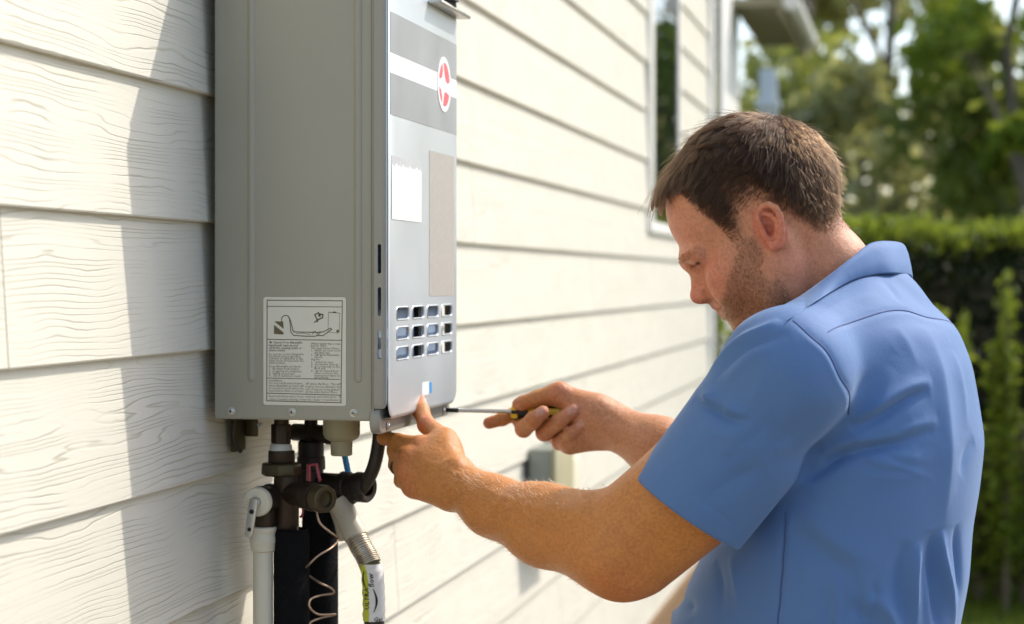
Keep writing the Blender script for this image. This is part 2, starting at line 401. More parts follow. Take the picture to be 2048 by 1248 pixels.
# folded seam along the back edge and by the cover
MB().box(HXC + .0002, HXC + .0022, HY0 - .0012, HY0 + .02, HZ0 + .004, HZ1).build('seam', M['case'], wh, bevel=0.0008)
def screw(p, d, r=0.0042, parent=wh):
    p = np.array(p, float); d = np.array(d, float)
    s = MB(); s.lathe(p, p + d, [(0, r * 1.25), (.0008, r * 1.25), (.001, r), (.0022, r * .92), (.003, r * .6)], 14)
    o = s.build('screw', M['steel'], parent, smooth=True)
    u = np.array([1.0, 0, 0]) if abs(d[0]) < .5 else np.array([0, 1.0, 0]); w = np.cross(d, u); q = p + d * .0031
    c = MB()
    for a, b in ((u, w), (w, u)):
        c.add([q - a * r * .5 - b * r * .13, q + a * r * .5 - b * r * .13, q + a * r * .5 + b * r * .13, q - a * r * .5 + b * r * .13], [(0, 1, 2, 3)])
        q = q + d * .0001
    c.build('screw_slot', M['black'], o)
for x in (0.0335, 0.1154, 0.1968): screw((x, HY0 + .0008, 1.3318), (0, -1, 0))
# --- front cover with real vents
cov = MB(); out = rrect(HY0 - .002, HY1 + .003, HZ0 + .0005, HZ1 + .004, 0.026, 8)
RB = 0.0075; loops = [(HXC + .0026, 0.0), (HXF - RB, 0.0)] + [(HXF - RB + RB * math.sin(a), RB * (1 - math.cos(a))) for a in [math.radians(k * 18) for k in range(1, 6)]]
cyc = [(sum(p[0] for p in out) / len(out)), (sum(p[1] for p in out) / len(out))]
def inset_loop(d): return rrect(HY0 - .002 + d, HY1 + .003 - d, HZ0 + .0005 + d, HZ1 + .004 - d, 0.026 - d, 8)
v = []; n = len(out)
for (x, d) in loops: v += [(x, a, b) for a, b in inset_loop(d)]
f = [(i * n + k, i * n + (k + 1) % n, (i + 1) * n + (k + 1) % n, (i + 1) * n + k) for i in range(len(loops) - 1) for k in range(n)]
f += [tuple(range(n)), tuple(range((len(loops) - 1) * n + n - 1, (len(loops) - 1) * n - 1, -1))]
cov.add(v, f)
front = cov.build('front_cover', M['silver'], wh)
cutters = []
def cutter(mb):
    o = mb.build('cutter', None); cutters.append(o)
cutter(MB().box(HXC - .01, HXF - .0016, HY0 + .0002, HY1 + .0004, HZ0 + .004, HZ1))
VY = [2.4244, 2.5030, 2.5820, 2.6620]; VZ = [1.4570, 1.4313, 1.4055]
for yv in VY:
    for zv in VZ:
        c = MB(); prism(c, rrect(yv - .0295, yv + .0295, zv - .0070, zv + .0070, .0048, 5), lambda p: (HXF - .01, p[0], p[1]), lambda p: (HXF + .01, p[0], p[1])); cutter(c)
for (za, zb_) in ((1.5080, 1.5454), (1.4546, 1.4910), (1.4000, 1.4360), (1.562, 1.60)):
    if za > 1.56: continue
    c = MB(); prism(c, rrect(0.2290, 0.2336, za, zb_, .0022, 4), lambda p: (p[0], HY0 - .01, p[1]), lambda p: (p[0], HY0 + .012, p[1])); cutter(c)
c = MB().box(HXF - .03, HXF + .02, 2.563, 2.722, 1.884, 1.965); cutter(c)
apply_bool(front, cutters); shade(front.data, 0.5)
front.data.materials.clear(); front.data.materials.append(M['silver']); front.data.materials.append(M['covershade'])
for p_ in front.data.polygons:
    p_.material_index = 0 if p_.normal.x > .55 else 1  # faces turned off the front take the painted-in shade
bm = bmesh.new(); bm.from_mesh(front.data)
bm.free()
# lips round the vents
for yv in VY:
    for zv in VZ:
        o_ = rrect(yv - .0318, yv + .0318, zv - .0093, zv + .0093, .0068, 5); i_ = rrect(yv - .0293, yv + .0293, zv - .0068, zv + .0068, .0046, 5)
        m_ = len(o_); vv = [(HXF + .0001, a, b) for a, b in o_] + [(HXF + .0011, (a + c2) / 2, (b + d2) / 2) for (a, b), (c2, d2) in zip(o_, i_)] + [(HXF - .0010, a, b) for a, b in i_]
        ff = [(r * m_ + k, r * m_ + (k + 1) % m_, (r + 1) * m_ + (k + 1) % m_, (r + 1) * m_ + k) for r in range(2) for k in range(m_)]
        MB().add(vv, ff).build('vent_lip', M['silver'], front, smooth=True)
MB().box(HXC - .020, HXC - .012 + .0145, HY0 + .012, HY1 - .012, 1.335, 1.55).build('inner_panel', M['inner'], wh, bevel=.002)
MB().box(HXC + .003, HXC + .0085, 2.556, 2.57, 1.38, 1.49).build('inner_bracket', M['black'], wh)
# bottom flange below the cover
fl = MB(); prism(fl, rrect(HY0 - .0015, HY1 + .002, HZ0 - .0165, HZ0 + .020, 0.0150, 8), lambda p: (HXC - .004, p[0], p[1]), lambda p: (HXC + .0100, p[0], p[1]))
flange = fl.build('bottom_flange', M['covershade'], wh, bevel=0.0025, seg=2)
screw((HXC + .0106, 2.392, HZ0 - .008), (1, 0, 0), .004); screw((HXC + .0106, 2.690, HZ0 - .008), (1, 0, 0), .004)
# decals and stickers on the front
def decal(name, y0, y1, z0, z1, m, th=.0004, r=.0015, parent=front, x=HXF):
    d = MB(); prism(d, rrect(y0, y1, z0, z1, r, 3), lambda p: (x + .00005, p[0], p[1]), lambda p: (x + .00005 + th, p[0], p[1])); return d.build(name, m, parent)
decal('upper_band', HY0 + .006, HY1 - .005, 1.7882, 1.8397, M['band'])
decal('lower_band', HY0 + .006, HY1 - .005, 1.7096, 1.7618, M['band'])
decal('white_stripe', HY0 + .006, HY1 - .005, 1.7622, 1.7878, M['white'])
decal('data_plate', 2.5630, 2.7080, 1.478, 1.677, M['beige'])
decal('torn_sticker_backing', 2.3710, 2.5190, 1.625, 1.6580, M['torn'], th=.0003)
ts = []
for k in range(25): ts.append((2.371 + .148 * k / 24, 1.6465 + .0018 * math.sin(k * 2.3) + .0014 * math.sin(k * 5.1)))
st = MB(); prism(st, [(2.371, 1.5771), (2.519, 1.5771)] + ts[::-1], lambda p: (HXF + .0004, p[0], p[1]), lambda p: (HXF + .0008, p[0], p[1])); st.build('torn_sticker', M['white'], front)
decal('small_sticker', 2.524, 2.562, 1.3440, 1.3620, M['white'], r=.004); decal('sticker_mark', 2.5635, 2.5760, 1.3455, 1.3605, M['blue'], r=.003)
# round emblem
cyo, czo, rr = 2.6449, 1.7746, 0.0385
def disc(name, m, r0, x0, th, parent):
    d = MB(); prism(d, [(cyo + r0 * math.cos(a), czo + r0 * math.sin(a)) for a in np.linspace(0, 2 * math.pi, 49)[:-1]], lambda p: (x0, p[0], p[1]), lambda p: (x0 + th, p[0], p[1])); return d.build(name, m, parent)
emb = disc('emblem', M['white'], rr, HXF + .0005, .0008, front)
rd = rr * .80
def lens(pts): 
    d = MB(); prism(d, [(cyo + a * rd, czo + b * rd) for a, b in pts], lambda p: (HXF + .0014, p[0], p[1]), lambda p: (HXF + .0016, p[0], p[1])); d.build('emblem_mark', M['red'], emb)
arc = lambda a0, a1, n=14: [(math.cos(math.radians(a0 + (a1 - a0) * k / n)), math.sin(math.radians(a0 + (a1 - a0) * k / n))) for k in range(n + 1)]
lens(arc(12, 98) + [(-.10, .78), (.05, .40), (.35, .12), (.7, .10)])
lens(arc(112, 165) + [(-.80, .18), (-.45, .30), (-.30, .62)])
lens(arc(255, 335) + [(.62, -.38), (.25, -.30), (-.05, -.42)])
lens(arc(190, 240) + [(-.42, -.62), (-.62, -.30)])
# exhaust terminal at the top of the front
ex = MB().box(HXF - .030, HXF - .028, 2.557, 2.726, 1.88, 1.968).build('exhaust_terminal', M['black'], wh)
MB().box(HXF + .0005, HXF + .020, 2.556, 2.728, 1.8765, 1.8815).build('exhaust_lip', M['steel'], ex, bevel=.0015)
MB().box(HXF - .012, HXF + .004, 2.566, 2.719, 1.900, 1.903).build('louvre', M['black'], ex); MB().box(HXF - .012, HXF + .004, 2.566, 2.719, 1.925, 1.928).build('louvre', M['black'], ex)
# --- warning label on the side
LX = lambda c: .0773 + (c - 40) / 900 * .1097
LZ = lambda c: 1.4783 - (c - 20) / 1185 * .1378
lab = MB(); prism(lab, rrect(LX(38), LX(940), LZ(1205), LZ(20), .0035, 5), lambda p: (p[0], HY0 + .0006, p[1]), lambda p: (p[0], HY0 + .0001, p[1]))
label = lab.build('warning_label', M['label'], wh)
ink = MB(); YI = HY0 - .00012
def iline(pts, w=4.0, closed=False):
    pts = [np.array([LX(a), LZ(b)]) for a, b in pts]; hw = w / 2 * .1097 / 900
    if closed: pts = pts + [pts[0]]
    for a, b in zip(pts[:-1], pts[1:]):
        d = b - a; d = d / np.linalg.norm(d); nrm = np.array([-d[1], d[0]]) * hw; e = d * hw
        q = [a - e + nrm, b + e + nrm, b + e - nrm, a - e - nrm]; ink.add([(c[0], YI, c[1]) for c in q], [(0, 1, 2, 3)])
def ifill(pts): ink.add([(LX(a), YI, LZ(b)) for a, b in pts], [tuple(range(len(pts)))])
iline([(80, 55), (900, 60), (885, 1170), (75, 1160)], 9, True)
iline([(80, 122), (898, 127)], 7); iline([(80, 485), (892, 490)], 8); iline([(80, 910), (870, 916)], 7); iline([(80, 1076), (886, 1088)], 8)
ifill([(155, 285), (165, 290), (200, 285), (215, 290), (255, 285), (262, 370)]); ifill([(155, 325), (262, 410), (255, 432), (155, 425)])
iline([(235, 280), (245, 240), (275, 220), (310, 228), (335, 275), (350, 330), (362, 385), (380, 402), (560, 405), (590, 400), (620, 408), (650, 402), (690, 400), (770, 358)], 9)
iline([(325, 250), (340, 400), (370, 440), (500, 448), (600, 448), (630, 440), (690, 440), (785, 372), (770, 358)], 9)
iline([(400, 420), (470, 414), (550, 428)], 4); iline([(575, 420), (605, 395), (640, 430), (665, 405)], 7)
iline([(600, 215), (640, 190), (650, 205), (690, 210), (685, 245), (650, 260), (600, 295)], 12); iline([(605, 220), (625, 260), (630, 290)], 12); ifill([(640, 205), (668, 210), (665, 235), (640, 232)])
iline([(755, 185), (875, 195)], 6); iline([(750, 190), (745, 410)], 4); iline([(870, 200), (868, 400)], 4); iline([(760, 405), (850, 412)], 4); ifill([(800, 178), (832, 178), (835, 194), (798, 192)]); ifill([(838, 375), (865, 378), (862, 408), (836, 405)]); ifill([(100, 525), (118, 500), (136, 528)])
ink.build('label_print', M['ink'], label)
text_jobs = []
def text_line(x, z, s, size, bold=False): text_jobs.append((x, z, s, size, bold))
L1 = [(150, 520, 'Vapors from flammable'), (98, 552, 'liquids will explode and'), (98, 580, 'catch fire causing death or'), (98, 607, 'severe burns.'),
      (98, 648, 'Do not use or store flammable'), (98, 672, 'products such as gasoline,'), (98, 696, 'solvents or adhesives in the'), (98, 720, 'same room or area near the'), (98, 744, 'water heater.'),
      (98, 782, 'Keep flammable products:'), (98, 808, '1.  far away from heater,'), (98, 834, '2.  in approved containers,'), (98, 860, '3.  tightly closed and'), (98, 886, "4.  out of children's reach.")]
L2 = [(560, 530, 'Water heater has a main'), (560, 553, 'burner flame.'), (560, 580, 'The main burner flame:'), (560, 604, '1.  which can come on at'), (595, 628, 'any time and'), (560, 652, '2.  will ignite flammable'), (595, 676, 'vapors.'),
      (560, 702, 'Vapors:'), (560, 730, '1.  cannot be seen,'), (560, 755, '2.  are heavier than air,'), (560, 780, '3.  go a long way on the'), (595, 802, 'floor and'), (560, 827, '4.  can be carried from'), (595, 852, 'other rooms to the'), (595, 878, 'main burner flame by'), (595, 900, 'air currents.')]
L3 = [(98, 938, 'Installation:'), (98, 966, 'Do not install water heater'), (98, 994, 'where flammable products will'), (98, 1022, 'be stored or used unless the'), (98, 1050, 'main burner flame is at least'),
      (500, 970, '18" above the floor.  This will'), (500, 1000, 'reduce, but not eliminate, the'), (500, 1030, 'risk of vapors being ignited'), (500, 1058, 'by the main burner flame.'),
      (98, 1110, 'Read and follow water heater warnings and instructions.  If'), (98, 1142, "owner's manual is missing, contact the retailer or manufacturer.")]
for (a, b_, s) in L1: text_line(a, b_, s, 27, b_ < 610)
for (a, b_, s) in L2: text_line(a, b_, s, 26)
for (a, b_, s) in L3: text_line(a, b_, s, 27)
def text_mesh(s, size, bold=False):
    cu = bpy.data.curves.new('t', 'FONT'); cu.body = s; cu.size = size; cu.resolution_u = 1; cu.fill_mode = 'FRONT'
    if bold: cu.offset = size * .012
    o = bpy.data.objects.new('t', cu); COL.objects.link(o); return o
tmp = []
for (a, b_, s, sz, bold) in text_jobs: tmp.append((a, b_, text_mesh(s, sz * 1.25 * .1097 / 900, bold)))
extra = {k: text_mesh(k, 1.0, True) for k in ('ULTRA', 'flow', 'Gas')}
bpy.context.view_layer.update(); dg = bpy.context.evaluated_depsgraph_get()
tm = MB()
for (a, b_, o) in tmp:
    me = bpy.data.meshes.new_from_object(o.evaluated_get(dg))
    wmax = max((v_.co.x for v_ in me.vertices), default=1)
    lim = LX(480) - LX(98) if (a < 490 and b_ < 1090) else (LX(880) - LX(a))
    k = min(1.0, lim / wmax)
    tm.add([(LX(a) + v_.co.x * k, YI - .00003, LZ(b_ + 9) + v_.co.y) for v_ in me.vertices], [tuple(p.vertices) for p in me.polygons])
    bpy.data.objects.remove(o); bpy.data.meshes.remove(me)
tm.build('label_text', M['ink'], label)
glyph = {}
for k_, o in extra.items():
    me = bpy.data.meshes.new_from_object(o.evaluated_get(dg)); glyph[k_] = ([tuple(v_.co) for v_ in me.vertices], [tuple(p.vertices) for p in me.polygons])
    bpy.data.objects.remove(o)

# ------------------------------------------------------------------ plumbing under the heater
YP = 2.455                                       # plane of the near fittings
def q(px, py, Y=YP): return PY(px, py, Y)
mpp = lambda Y: Y * 1.045 / FPX                  # metres per photo pixel on that plane
k1 = mpp(YP)
def vert(px, prof, Y=YP, n=24, phase=0.0):
    """upright turned piece: prof = [(photo y, photo half width)]"""
    b = MB(); c = q(px, prof[0][0], Y); x, y = c[0], c[1]
    pr = [(q(px, yy_, Y)[2], w * mpp(Y)) for yy_, w in prof]
    v = []; f = []
    for (z, r) in pr:
        for k in range(n):
            a = 2 * math.pi * k / n + phase; v.append((x + r * math.cos(a), y + r * math.sin(a), z))
    m = len(pr)
    for i in range(m - 1):
        for k in range(n): f.append((i * n + k, i * n + (k + 1) % n, (i + 1) * n + (k + 1) % n, (i + 1) * n + k))
    f += [tuple(range(n)), tuple((m - 1) * n + k for k in range(n - 1, -1, -1))]
    return b.add(v, f)
hv = empty('hot_water_valve', q(575, 1063), 'aged bronze isolation valve assembly under the case with cream relief knob', 'valve')
vert(563, [(836, 15), (862, 15), (863, 18), (889, 18)], n=24).build('stub', M['bronze'], hv, smooth=True)
vert(562, [(848, 19.5), (849, 20), (886, 20), (887, 19)], n=6, phase=.35).build('hex_nut', M['bronze'], hv, bevel=.0008)
vert(562, [(886, 17), (890, 21.5), (900, 23), (902, 22)]).build('thread_tape', M['tape'], hv, smooth=True)
vert(563, [(900, 22), (902, 26.5), (923, 27), (926, 25)]).build('collar', M['bronze'], hv, smooth=True)
vert(563, [(925, 36), (928, 40), (947, 41), (951, 37)], n=8, phase=.2).build('union_nut', M['bronze2'], hv, bevel=.0012)
vert(574, [(950, 26), (975, 27), (1008, 25), (1018, 24), (1060, 24), (1063, 22)]).build('tee_body', M['bronze'], hv, smooth=True)
a0 = q(574, 985); dr = np.array([0.80, -0.60, -0.02]); dr /= np.linalg.norm(dr)
br = MB(); br.lathe(a0, a0 + dr, [(0, .015), (.044, .015), (.045, .017), (.052, .0175), (.056, .0165), (.057, .0185), (.066, .0185), (.067, .015)], 24); br.build('branch', M['bronze'], hv, smooth=True)
cp = MB(); cp.lathe(a0 + dr * .067, a0 + dr, [(0, .0155), (.003, .0182), (.020, .0182), (.0215, .0165), (.0212, .0115), (.014, .011)], 10); cp.build('end_cap', M['bronze2'], hv, bevel=.0006)
# relief valve to the left
r0 = q(566, 985); dl = np.array([-0.10, -0.99, -0.03]); dl /= np.linalg.norm(dl); r0 = PY(514, 1004, 2.408) - dl * .052
rv = MB(); rv.lathe(r0, r0 + dl, [(0, .0135), (.012, .0150), (.014, .0185), (.018, .0185), (.020, .017), (.040, .0195), (.046, .0185)], 24); rv.build('relief_barrel', M['bronze'], hv, smooth=True)
rg = MB(); rg.lathe(r0 + dl * .010, r0 + dl, [(0, .0190), (.0022, .0190)], 24); rg.build('retaining_ring', M['steel'], hv, smooth=True)
kd = r0 + dl * .044
kn = MB(); kn.lathe(kd, kd + dl, [(0, .0165), (.002, .0192), (.007, .0192), (.0095, .0178), (.0105, .010), (.0108, .0)], 32, caps=False); knob = kn.build('relief_knob', M['pvc'], hv, smooth=True)
lc = kd + dl * .0115
pn = MB(); pn.lathe(lc - dl * .002, lc + dl, [(0, .0075), (.006, .0075), (.008, .0055)], 8); pn.build('lever_boss', M['steel'], hv, bevel=.0006)
# test lever: bent strap with two holes
ud = np.array([0, 0, -1.0]); sd = np.cross(dl, ud); sd /= np.linalg.norm(sd); ud = ud + sd * -.10 + dl * .10; ud /= np.linalg.norm(ud)
lv = MB()
outl = [(-.0055, -.006), (.0055, -.006), (.0062, .003), (.0055, .040), (.002, .0445), (-.003, .0445), (-.0058, .040), (-.0062, .003)]
prism(lv, outl, lambda p: lc + dl * .006 + sd * p[0] + ud * p[1], lambda p: lc + dl * .0092 + sd * p[0] + ud * p[1])
lever = lv.build('test_lever', M['steel'], hv, bevel=.0006)
for t_, r_ in ((.011, .0034), (.034, .0028)):
    hl = MB(); hc = lc + dl * .0094 + ud * t_; hl.lathe(hc, hc + dl, [(0, r_), (.0002, r_)], 16); hl.build('lever_hole', M['black'], lever)
# relief outlet into pvc
vert(530, [(1000, 21), (1020, 22), (1044, 24), (1055, 20)], Y=2.44).build('relief_outlet', M['bronze'], hv, smooth=True)
pv = empty('drain_pipe', PY(526, 1248, 2.44), 'cream plastic drain pipe dropping from the relief valve', 'pipe')
vert(526, [(1052, 24), (1054, 27.5), (1062, 28), (1064, 26), (1072, 26), (1075, 27.5), (1084, 27.5), (1086, 26), (1100, 25), (1103, 21)], Y=2.44, n=28).build('coupling', M['pvc'], pv, smooth=True)
vert(526, [(1098, 20.2), (2600, 20.2)], Y=2.44, n=28).build('pipe', M['pvc'], pv, smooth=True)
f1 = empty('insulated_pipe', PY(583, 1248, YP), 'black foam insulated pipe right beside the cream drain pipe', 'pipe', 'foam insulated water pipes')
vert(583, [(1062, 22), (1057, 30), (1060, 34), (1070, 36), (1500, 36), (2600, 36)], n=28).build('foam_sleeve', M['foam'], f1, smooth=True)
vert(583, [(1052, 15), (1064, 15)], n=16).build('copper_core', M['copper'], f1, smooth=True)
YQ = 2.545
f2 = empty('insulated_pipe', PY(640, 1248, YQ), 'black foam insulated pipe behind the coiled copper wire', 'pipe', 'foam insulated water pipes')
vert(640, [(1015, 28), (1012, 34), (1016, 36), (1500, 37), (2600, 37)], Y=YQ, n=28).build('foam_sleeve', M['foam'], f2, smooth=True)
vert(640, [(1004, 15), (1018, 15)], Y=YQ, n=16).build('copper_core', M['copper'], f2, smooth=True)
# second valve behind
cv = empty('cold_water_valve', PY(630, 1010, YQ), 'dark second isolation valve with red and blue lever handles', 'valve')
vert(622, [(836, 13), (858, 14), (859, 17), (880, 17)], Y=YQ).build('stub', M['bronze_d'], cv, smooth=True)
vert(622, [(882, 24), (884, 26), (912, 26), (914, 28), (938, 29), (940, 25), (1015, 25)], Y=YQ, n=16).build('tee_body', M['bronze_d'], cv, smooth=True)
c0 = PY(622, 866, YQ); dr2 = np.array([0.92, -0.38, 0]); dr2 /= np.linalg.norm(dr2)
cb = MB(); cb.lathe(c0 - dr2 * .03, c0 + dr2, [(0, .012), (.058, .012), (.060, .0145), (.074, .0145), (.078, .011)], 20); cb.build('drain_branch', M['bronze_d'], cv, smooth=True)
c1 = PY(640, 968, YQ); cc = MB(); cc.lathe(c1, c1 + dr2, [(0, .016), (.040, .0165), (.041, .020), (.050, .020), (.052, .018), (.064, .0185), (.066, .0205), (.082, .0205), (.085, .018), (.084, .012), (.072, .0115)], 22); cc.build('branch', M['bronze_d'], cv, smooth=True)
# red and blue handles: folded strap loops
def handle(pts, m, par, w=.006, t=.0016):
    h = MB(); h.sweep(pts, w, 4, squash=(1, t / w), up=(0.6, -.8, 0), phase=math.pi / 4); h.build('lever_handle', m, par)
handle([PY(617, 962, 2.47), PY(617, 930, 2.47), PY(633, 929, 2.475), PY(640, 962, 2.47)], M['redplastic'], cv, .0075, .0022)
handle([PY(686, 900, 2.49), PY(690, 915, 2.49), PY(696, 944, 2.49)], M['blue'], cv, .0105, .0025)
rgm = MB(); rgm.sweep([PY(600 + 6 * math.cos(a), 1022 + 12 * math.sin(a), 2.50) for a in np.linspace(-1.6, 1.6, 9)], .0016, 8); rgm.build('red_tag', M['redplastic'], cv, smooth=True)
tl = MB(); tl.sweep([PY(708, 992, 2.47), PY(718, 1002, 2.46), PY(726, 1000, 2.46), PY(726, 992, 2.46), PY(716, 988, 2.47)], .0013, 8); tl.build('cap_tether', M['rubber'], cv, smooth=True)
# taupe inlet fitting
fi = MB(); fi.add([], [])
xq = lambda px, py: PY(px, py, 2.47)
fit = vert(683, [(838, 37), (868, 37), (876, 33), (880, 27), (882, 22), (908, 21.5), (911, 20)], Y=2.47, n=32).build('inlet_fitting', M['plastic'], wh, smooth=True)
# rusty bracket at the wall
bk = MB(); bk.box(0.004, 0.012, 2.435, 2.475, 1.272, 1.320); bk.box(0.012, 0.03, 2.470, 2.474, 1.290, 1.320); bk.build('wall_bracket', M['bronze2'], wh, bevel=.002)
wt = MB(); wt.sweep([PY(470, 842, 2.43), PY(466, 870, 2.43), PY(470, 892, 2.43), PY(482, 903, 2.44)], .0028, 10); wt.build('sensor_cable', M['rubber'], wh, smooth=True)
screw(PY(520, 850, 2.42), (0, -1, 0), .003)
# black hose
def spline(pts, n=40):
    pts = [np.array(p, float) for p in pts]; pts = [2 * pts[0] - pts[1]] + pts + [2 * pts[-1] - pts[-2]]; out = []
    m = len(pts) - 3
    for i in range(m):
        p0, p1, p2, p3 = pts[i:i + 4]
        for t in np.linspace(0, 1, max(2, n // m), endpoint=(i == m - 1)):
            out.append(.5 * ((2 * p1) + (-p0 + p2) * t + (2 * p0 - 5 * p1 + 4 * p2 - p3) * t * t + (-p0 + 3 * p1 - 3 * p2 + p3) * t ** 3))
    return out
hs = empty('black_hose', PY(700, 1000, 2.5), 'curved black rubber hose hanging behind the left hand', 'hose')
hp = spline([PY(757, 838, 2.50), PY(758, 880, 2.50), PY(747, 935, 2.50), PY(725, 975, 2.51), PY(692, 1002, 2.53), PY(650, 1008, 2.56)], 40)
MB().sweep(hp, .0092, 18).build('hose', M['rubber'], hs, smooth=True)
MB().sweep([PY(757, 840, 2.50), PY(758, 862, 2.50)], .0112, 18).build('hose_collar', M['rubber'], hs, smooth=True)
# copper bonding wire
C3 = lambda a, b, Y: PY(400 + a / 2.916, 820 + b / 2.916, Y)
wp = [C3(678, 545, 2.455), C3(682, 600, 2.45), C3(700, 660, 2.45), C3(755, 710, 2.46), C3(806, 750, 2.49), C3(770, 800, 2.45), C3(690, 850, 2.43), C3(632, 905, 2.43), C3(600, 940, 2.50), C3(640, 968, 2.475),
      C3(700, 1008, 2.455), C3(765, 1040, 2.46), C3(778, 1068, 2.475), C3(700, 1082, 2.465), C3(645, 1105, 2.44), C3(640, 1150, 2.435), C3(690, 1192, 2.45), C3(790, 1192, 2.475), C3(700, 1215, 2.46), C3(640, 1245, 2.44), C3(690, 1290, 2.45), C3(780, 1340, 2.47), C3(640, 1440, 2.45)]
bw = empty('copper_wire', wp[-1], 'thin copper wire coiling down between the black foam pipes', 'wire')
MB().sweep(spline(wp, 190), .00135, 8).build('wire', M['copper'], bw, smooth=True)
# flexible gas line
gl = empty('gas_line', C3(1010, 1300, 2.5), 'corrugated gas line with yellow and white printed jacket', 'gas line')
gp = [C3(800, 520, 2.52), C3(835, 580, 2.52), C3(875, 660, 2.515), C3(915, 745, 2.51)]
MB().sweep(spline(gp, 12), [.0150, .0152, .0155, .0158, .0155, .0155, .0155, .0155, .0155, .0160, .0165, .0160][:len(spline(gp, 12))], 20).build('rigid_pipe', M['gas'], gl, smooth=True)
MB().sweep(spline([C3(790, 560, 2.53), C3(830, 680, 2.53), C3(840, 760, 2.53)], 10), .010, 14).build('bracket_strap', M['gas'], gl, smooth=True)
cp_ = spline([C3(908, 735, 2.51), C3(940, 800, 2.505), C3(970, 850, 2.503), C3(992, 900, 2.5)], 120)
MB().sweep(cp_, [.0128 + (.0026 if (i // 4) % 2 else 0) for i in range(len(cp_))], 20).build('corrugated_section', M['corr'], gl, smooth=True)
jp = spline([C3(990, 893, 2.5), C3(1006, 960, 2.5), C3(1012, 1060, 2.5), C3(1015, 1150, 2.5), C3(1014, 1225, 2.5)], 40)
JR = .0150
# the jacket is printed: yellow on its left, white on its right
def jacket(name, a0_, a1_, m):
    b_ = MB(); pts = jp; v = []; n = 14
    for i, c_ in enumerate(pts):
        for k in range(n + 1):
            a = math.radians(a0_ + (a1_ - a0_) * k / n); rj = JR * (1 + .03 * math.sin(i * .9 + a * 3))
            v.append(c_ + RIGHT * math.sin(a) * rj - FWD * math.cos(a) * rj)
    b_.add(v, [(i * (n + 1) + k, i * (n + 1) + k + 1, (i + 1) * (n + 1) + k + 1, (i + 1) * (n + 1) + k) for i in range(len(pts) - 1) for k in range(n)])
    return b_.build(name, m, gl, smooth=True)
jy = jacket('yellow_jacket', -180, -22, M['yellow']); jw = jacket('white_jacket', -22, 180, M['white'])
def on_jacket(t, a, lift=.0004):
    """t in metres down the jacket, a = angle from the camera side in degrees"""
    L_ = 0; i = 0
    while i < len(jp) - 2 and L_ + np.linalg.norm(jp[i + 1] - jp[i]) < t: L_ += np.linalg.norm(jp[i + 1] - jp[i]); i += 1
    d_ = jp[i + 1] - jp[i]; c_ = jp[i] + d_ / np.linalg.norm(d_) * (t - L_); a = math.radians(a)
    return c_ + (RIGHT * math.sin(a) - FWD * math.cos(a)) * (JR * 1.03 + lift)
def jtext(word, size, t_end, ang, vertical=True):
    vs, fs = glyph[word]; b_ = MB(); w_ = max(v_[0] for v_ in vs)
    if vertical:  # reads upwards
        b_.add([on_jacket(t_end - v_[0] * size, ang - math.degrees(v_[1] * size / JR)) for v_ in vs], fs)
    else: b_.add([on_jacket(t_end - v_[1] * size, ang + math.degrees(v_[0] * size / JR)) for v_ in vs], fs)
    b_.build('jacket_print', M['black'], jw)
jtext('ULTRA', .0095, .0605, -20); jtext('flow', .0105, .0300, 8); jtext('Gas', .0085, .0760, 2, False)
for (t0, t1, a_, bow) in ((.009, .032, -34, -18), (.032, .064, 2, 16)):
    b_ = MB(); n = 14; v = []
    for k in range(n + 1):
        s_ = k / n; w_ = 1.5 + 4.0 * math.sin(math.pi * s_); am = a_ + bow * math.sin(math.pi * s_)
        v += [on_jacket(t0 + (t1 - t0) * s_, am - w_), on_jacket(t0 + (t1 - t0) * s_, am + w_)]
    b_.add(v, [(2 * k, 2 * k + 1, 2 * k + 3, 2 * k + 2) for k in range(n)]); b_.build('jacket_print', M['black'], jw)
lp_ = MB(); lp_.sweep([jp[-1] + (jp[-1] - jp[-2]) * 0, jp[-1] + np.array([0.002, 0, -.02]), jp[-1] + np.array([0, 0, -.9])], [.0135, .0130, .0130], 18); lp_.build('lower_pipe', M['rubber'], gl, smooth=True)
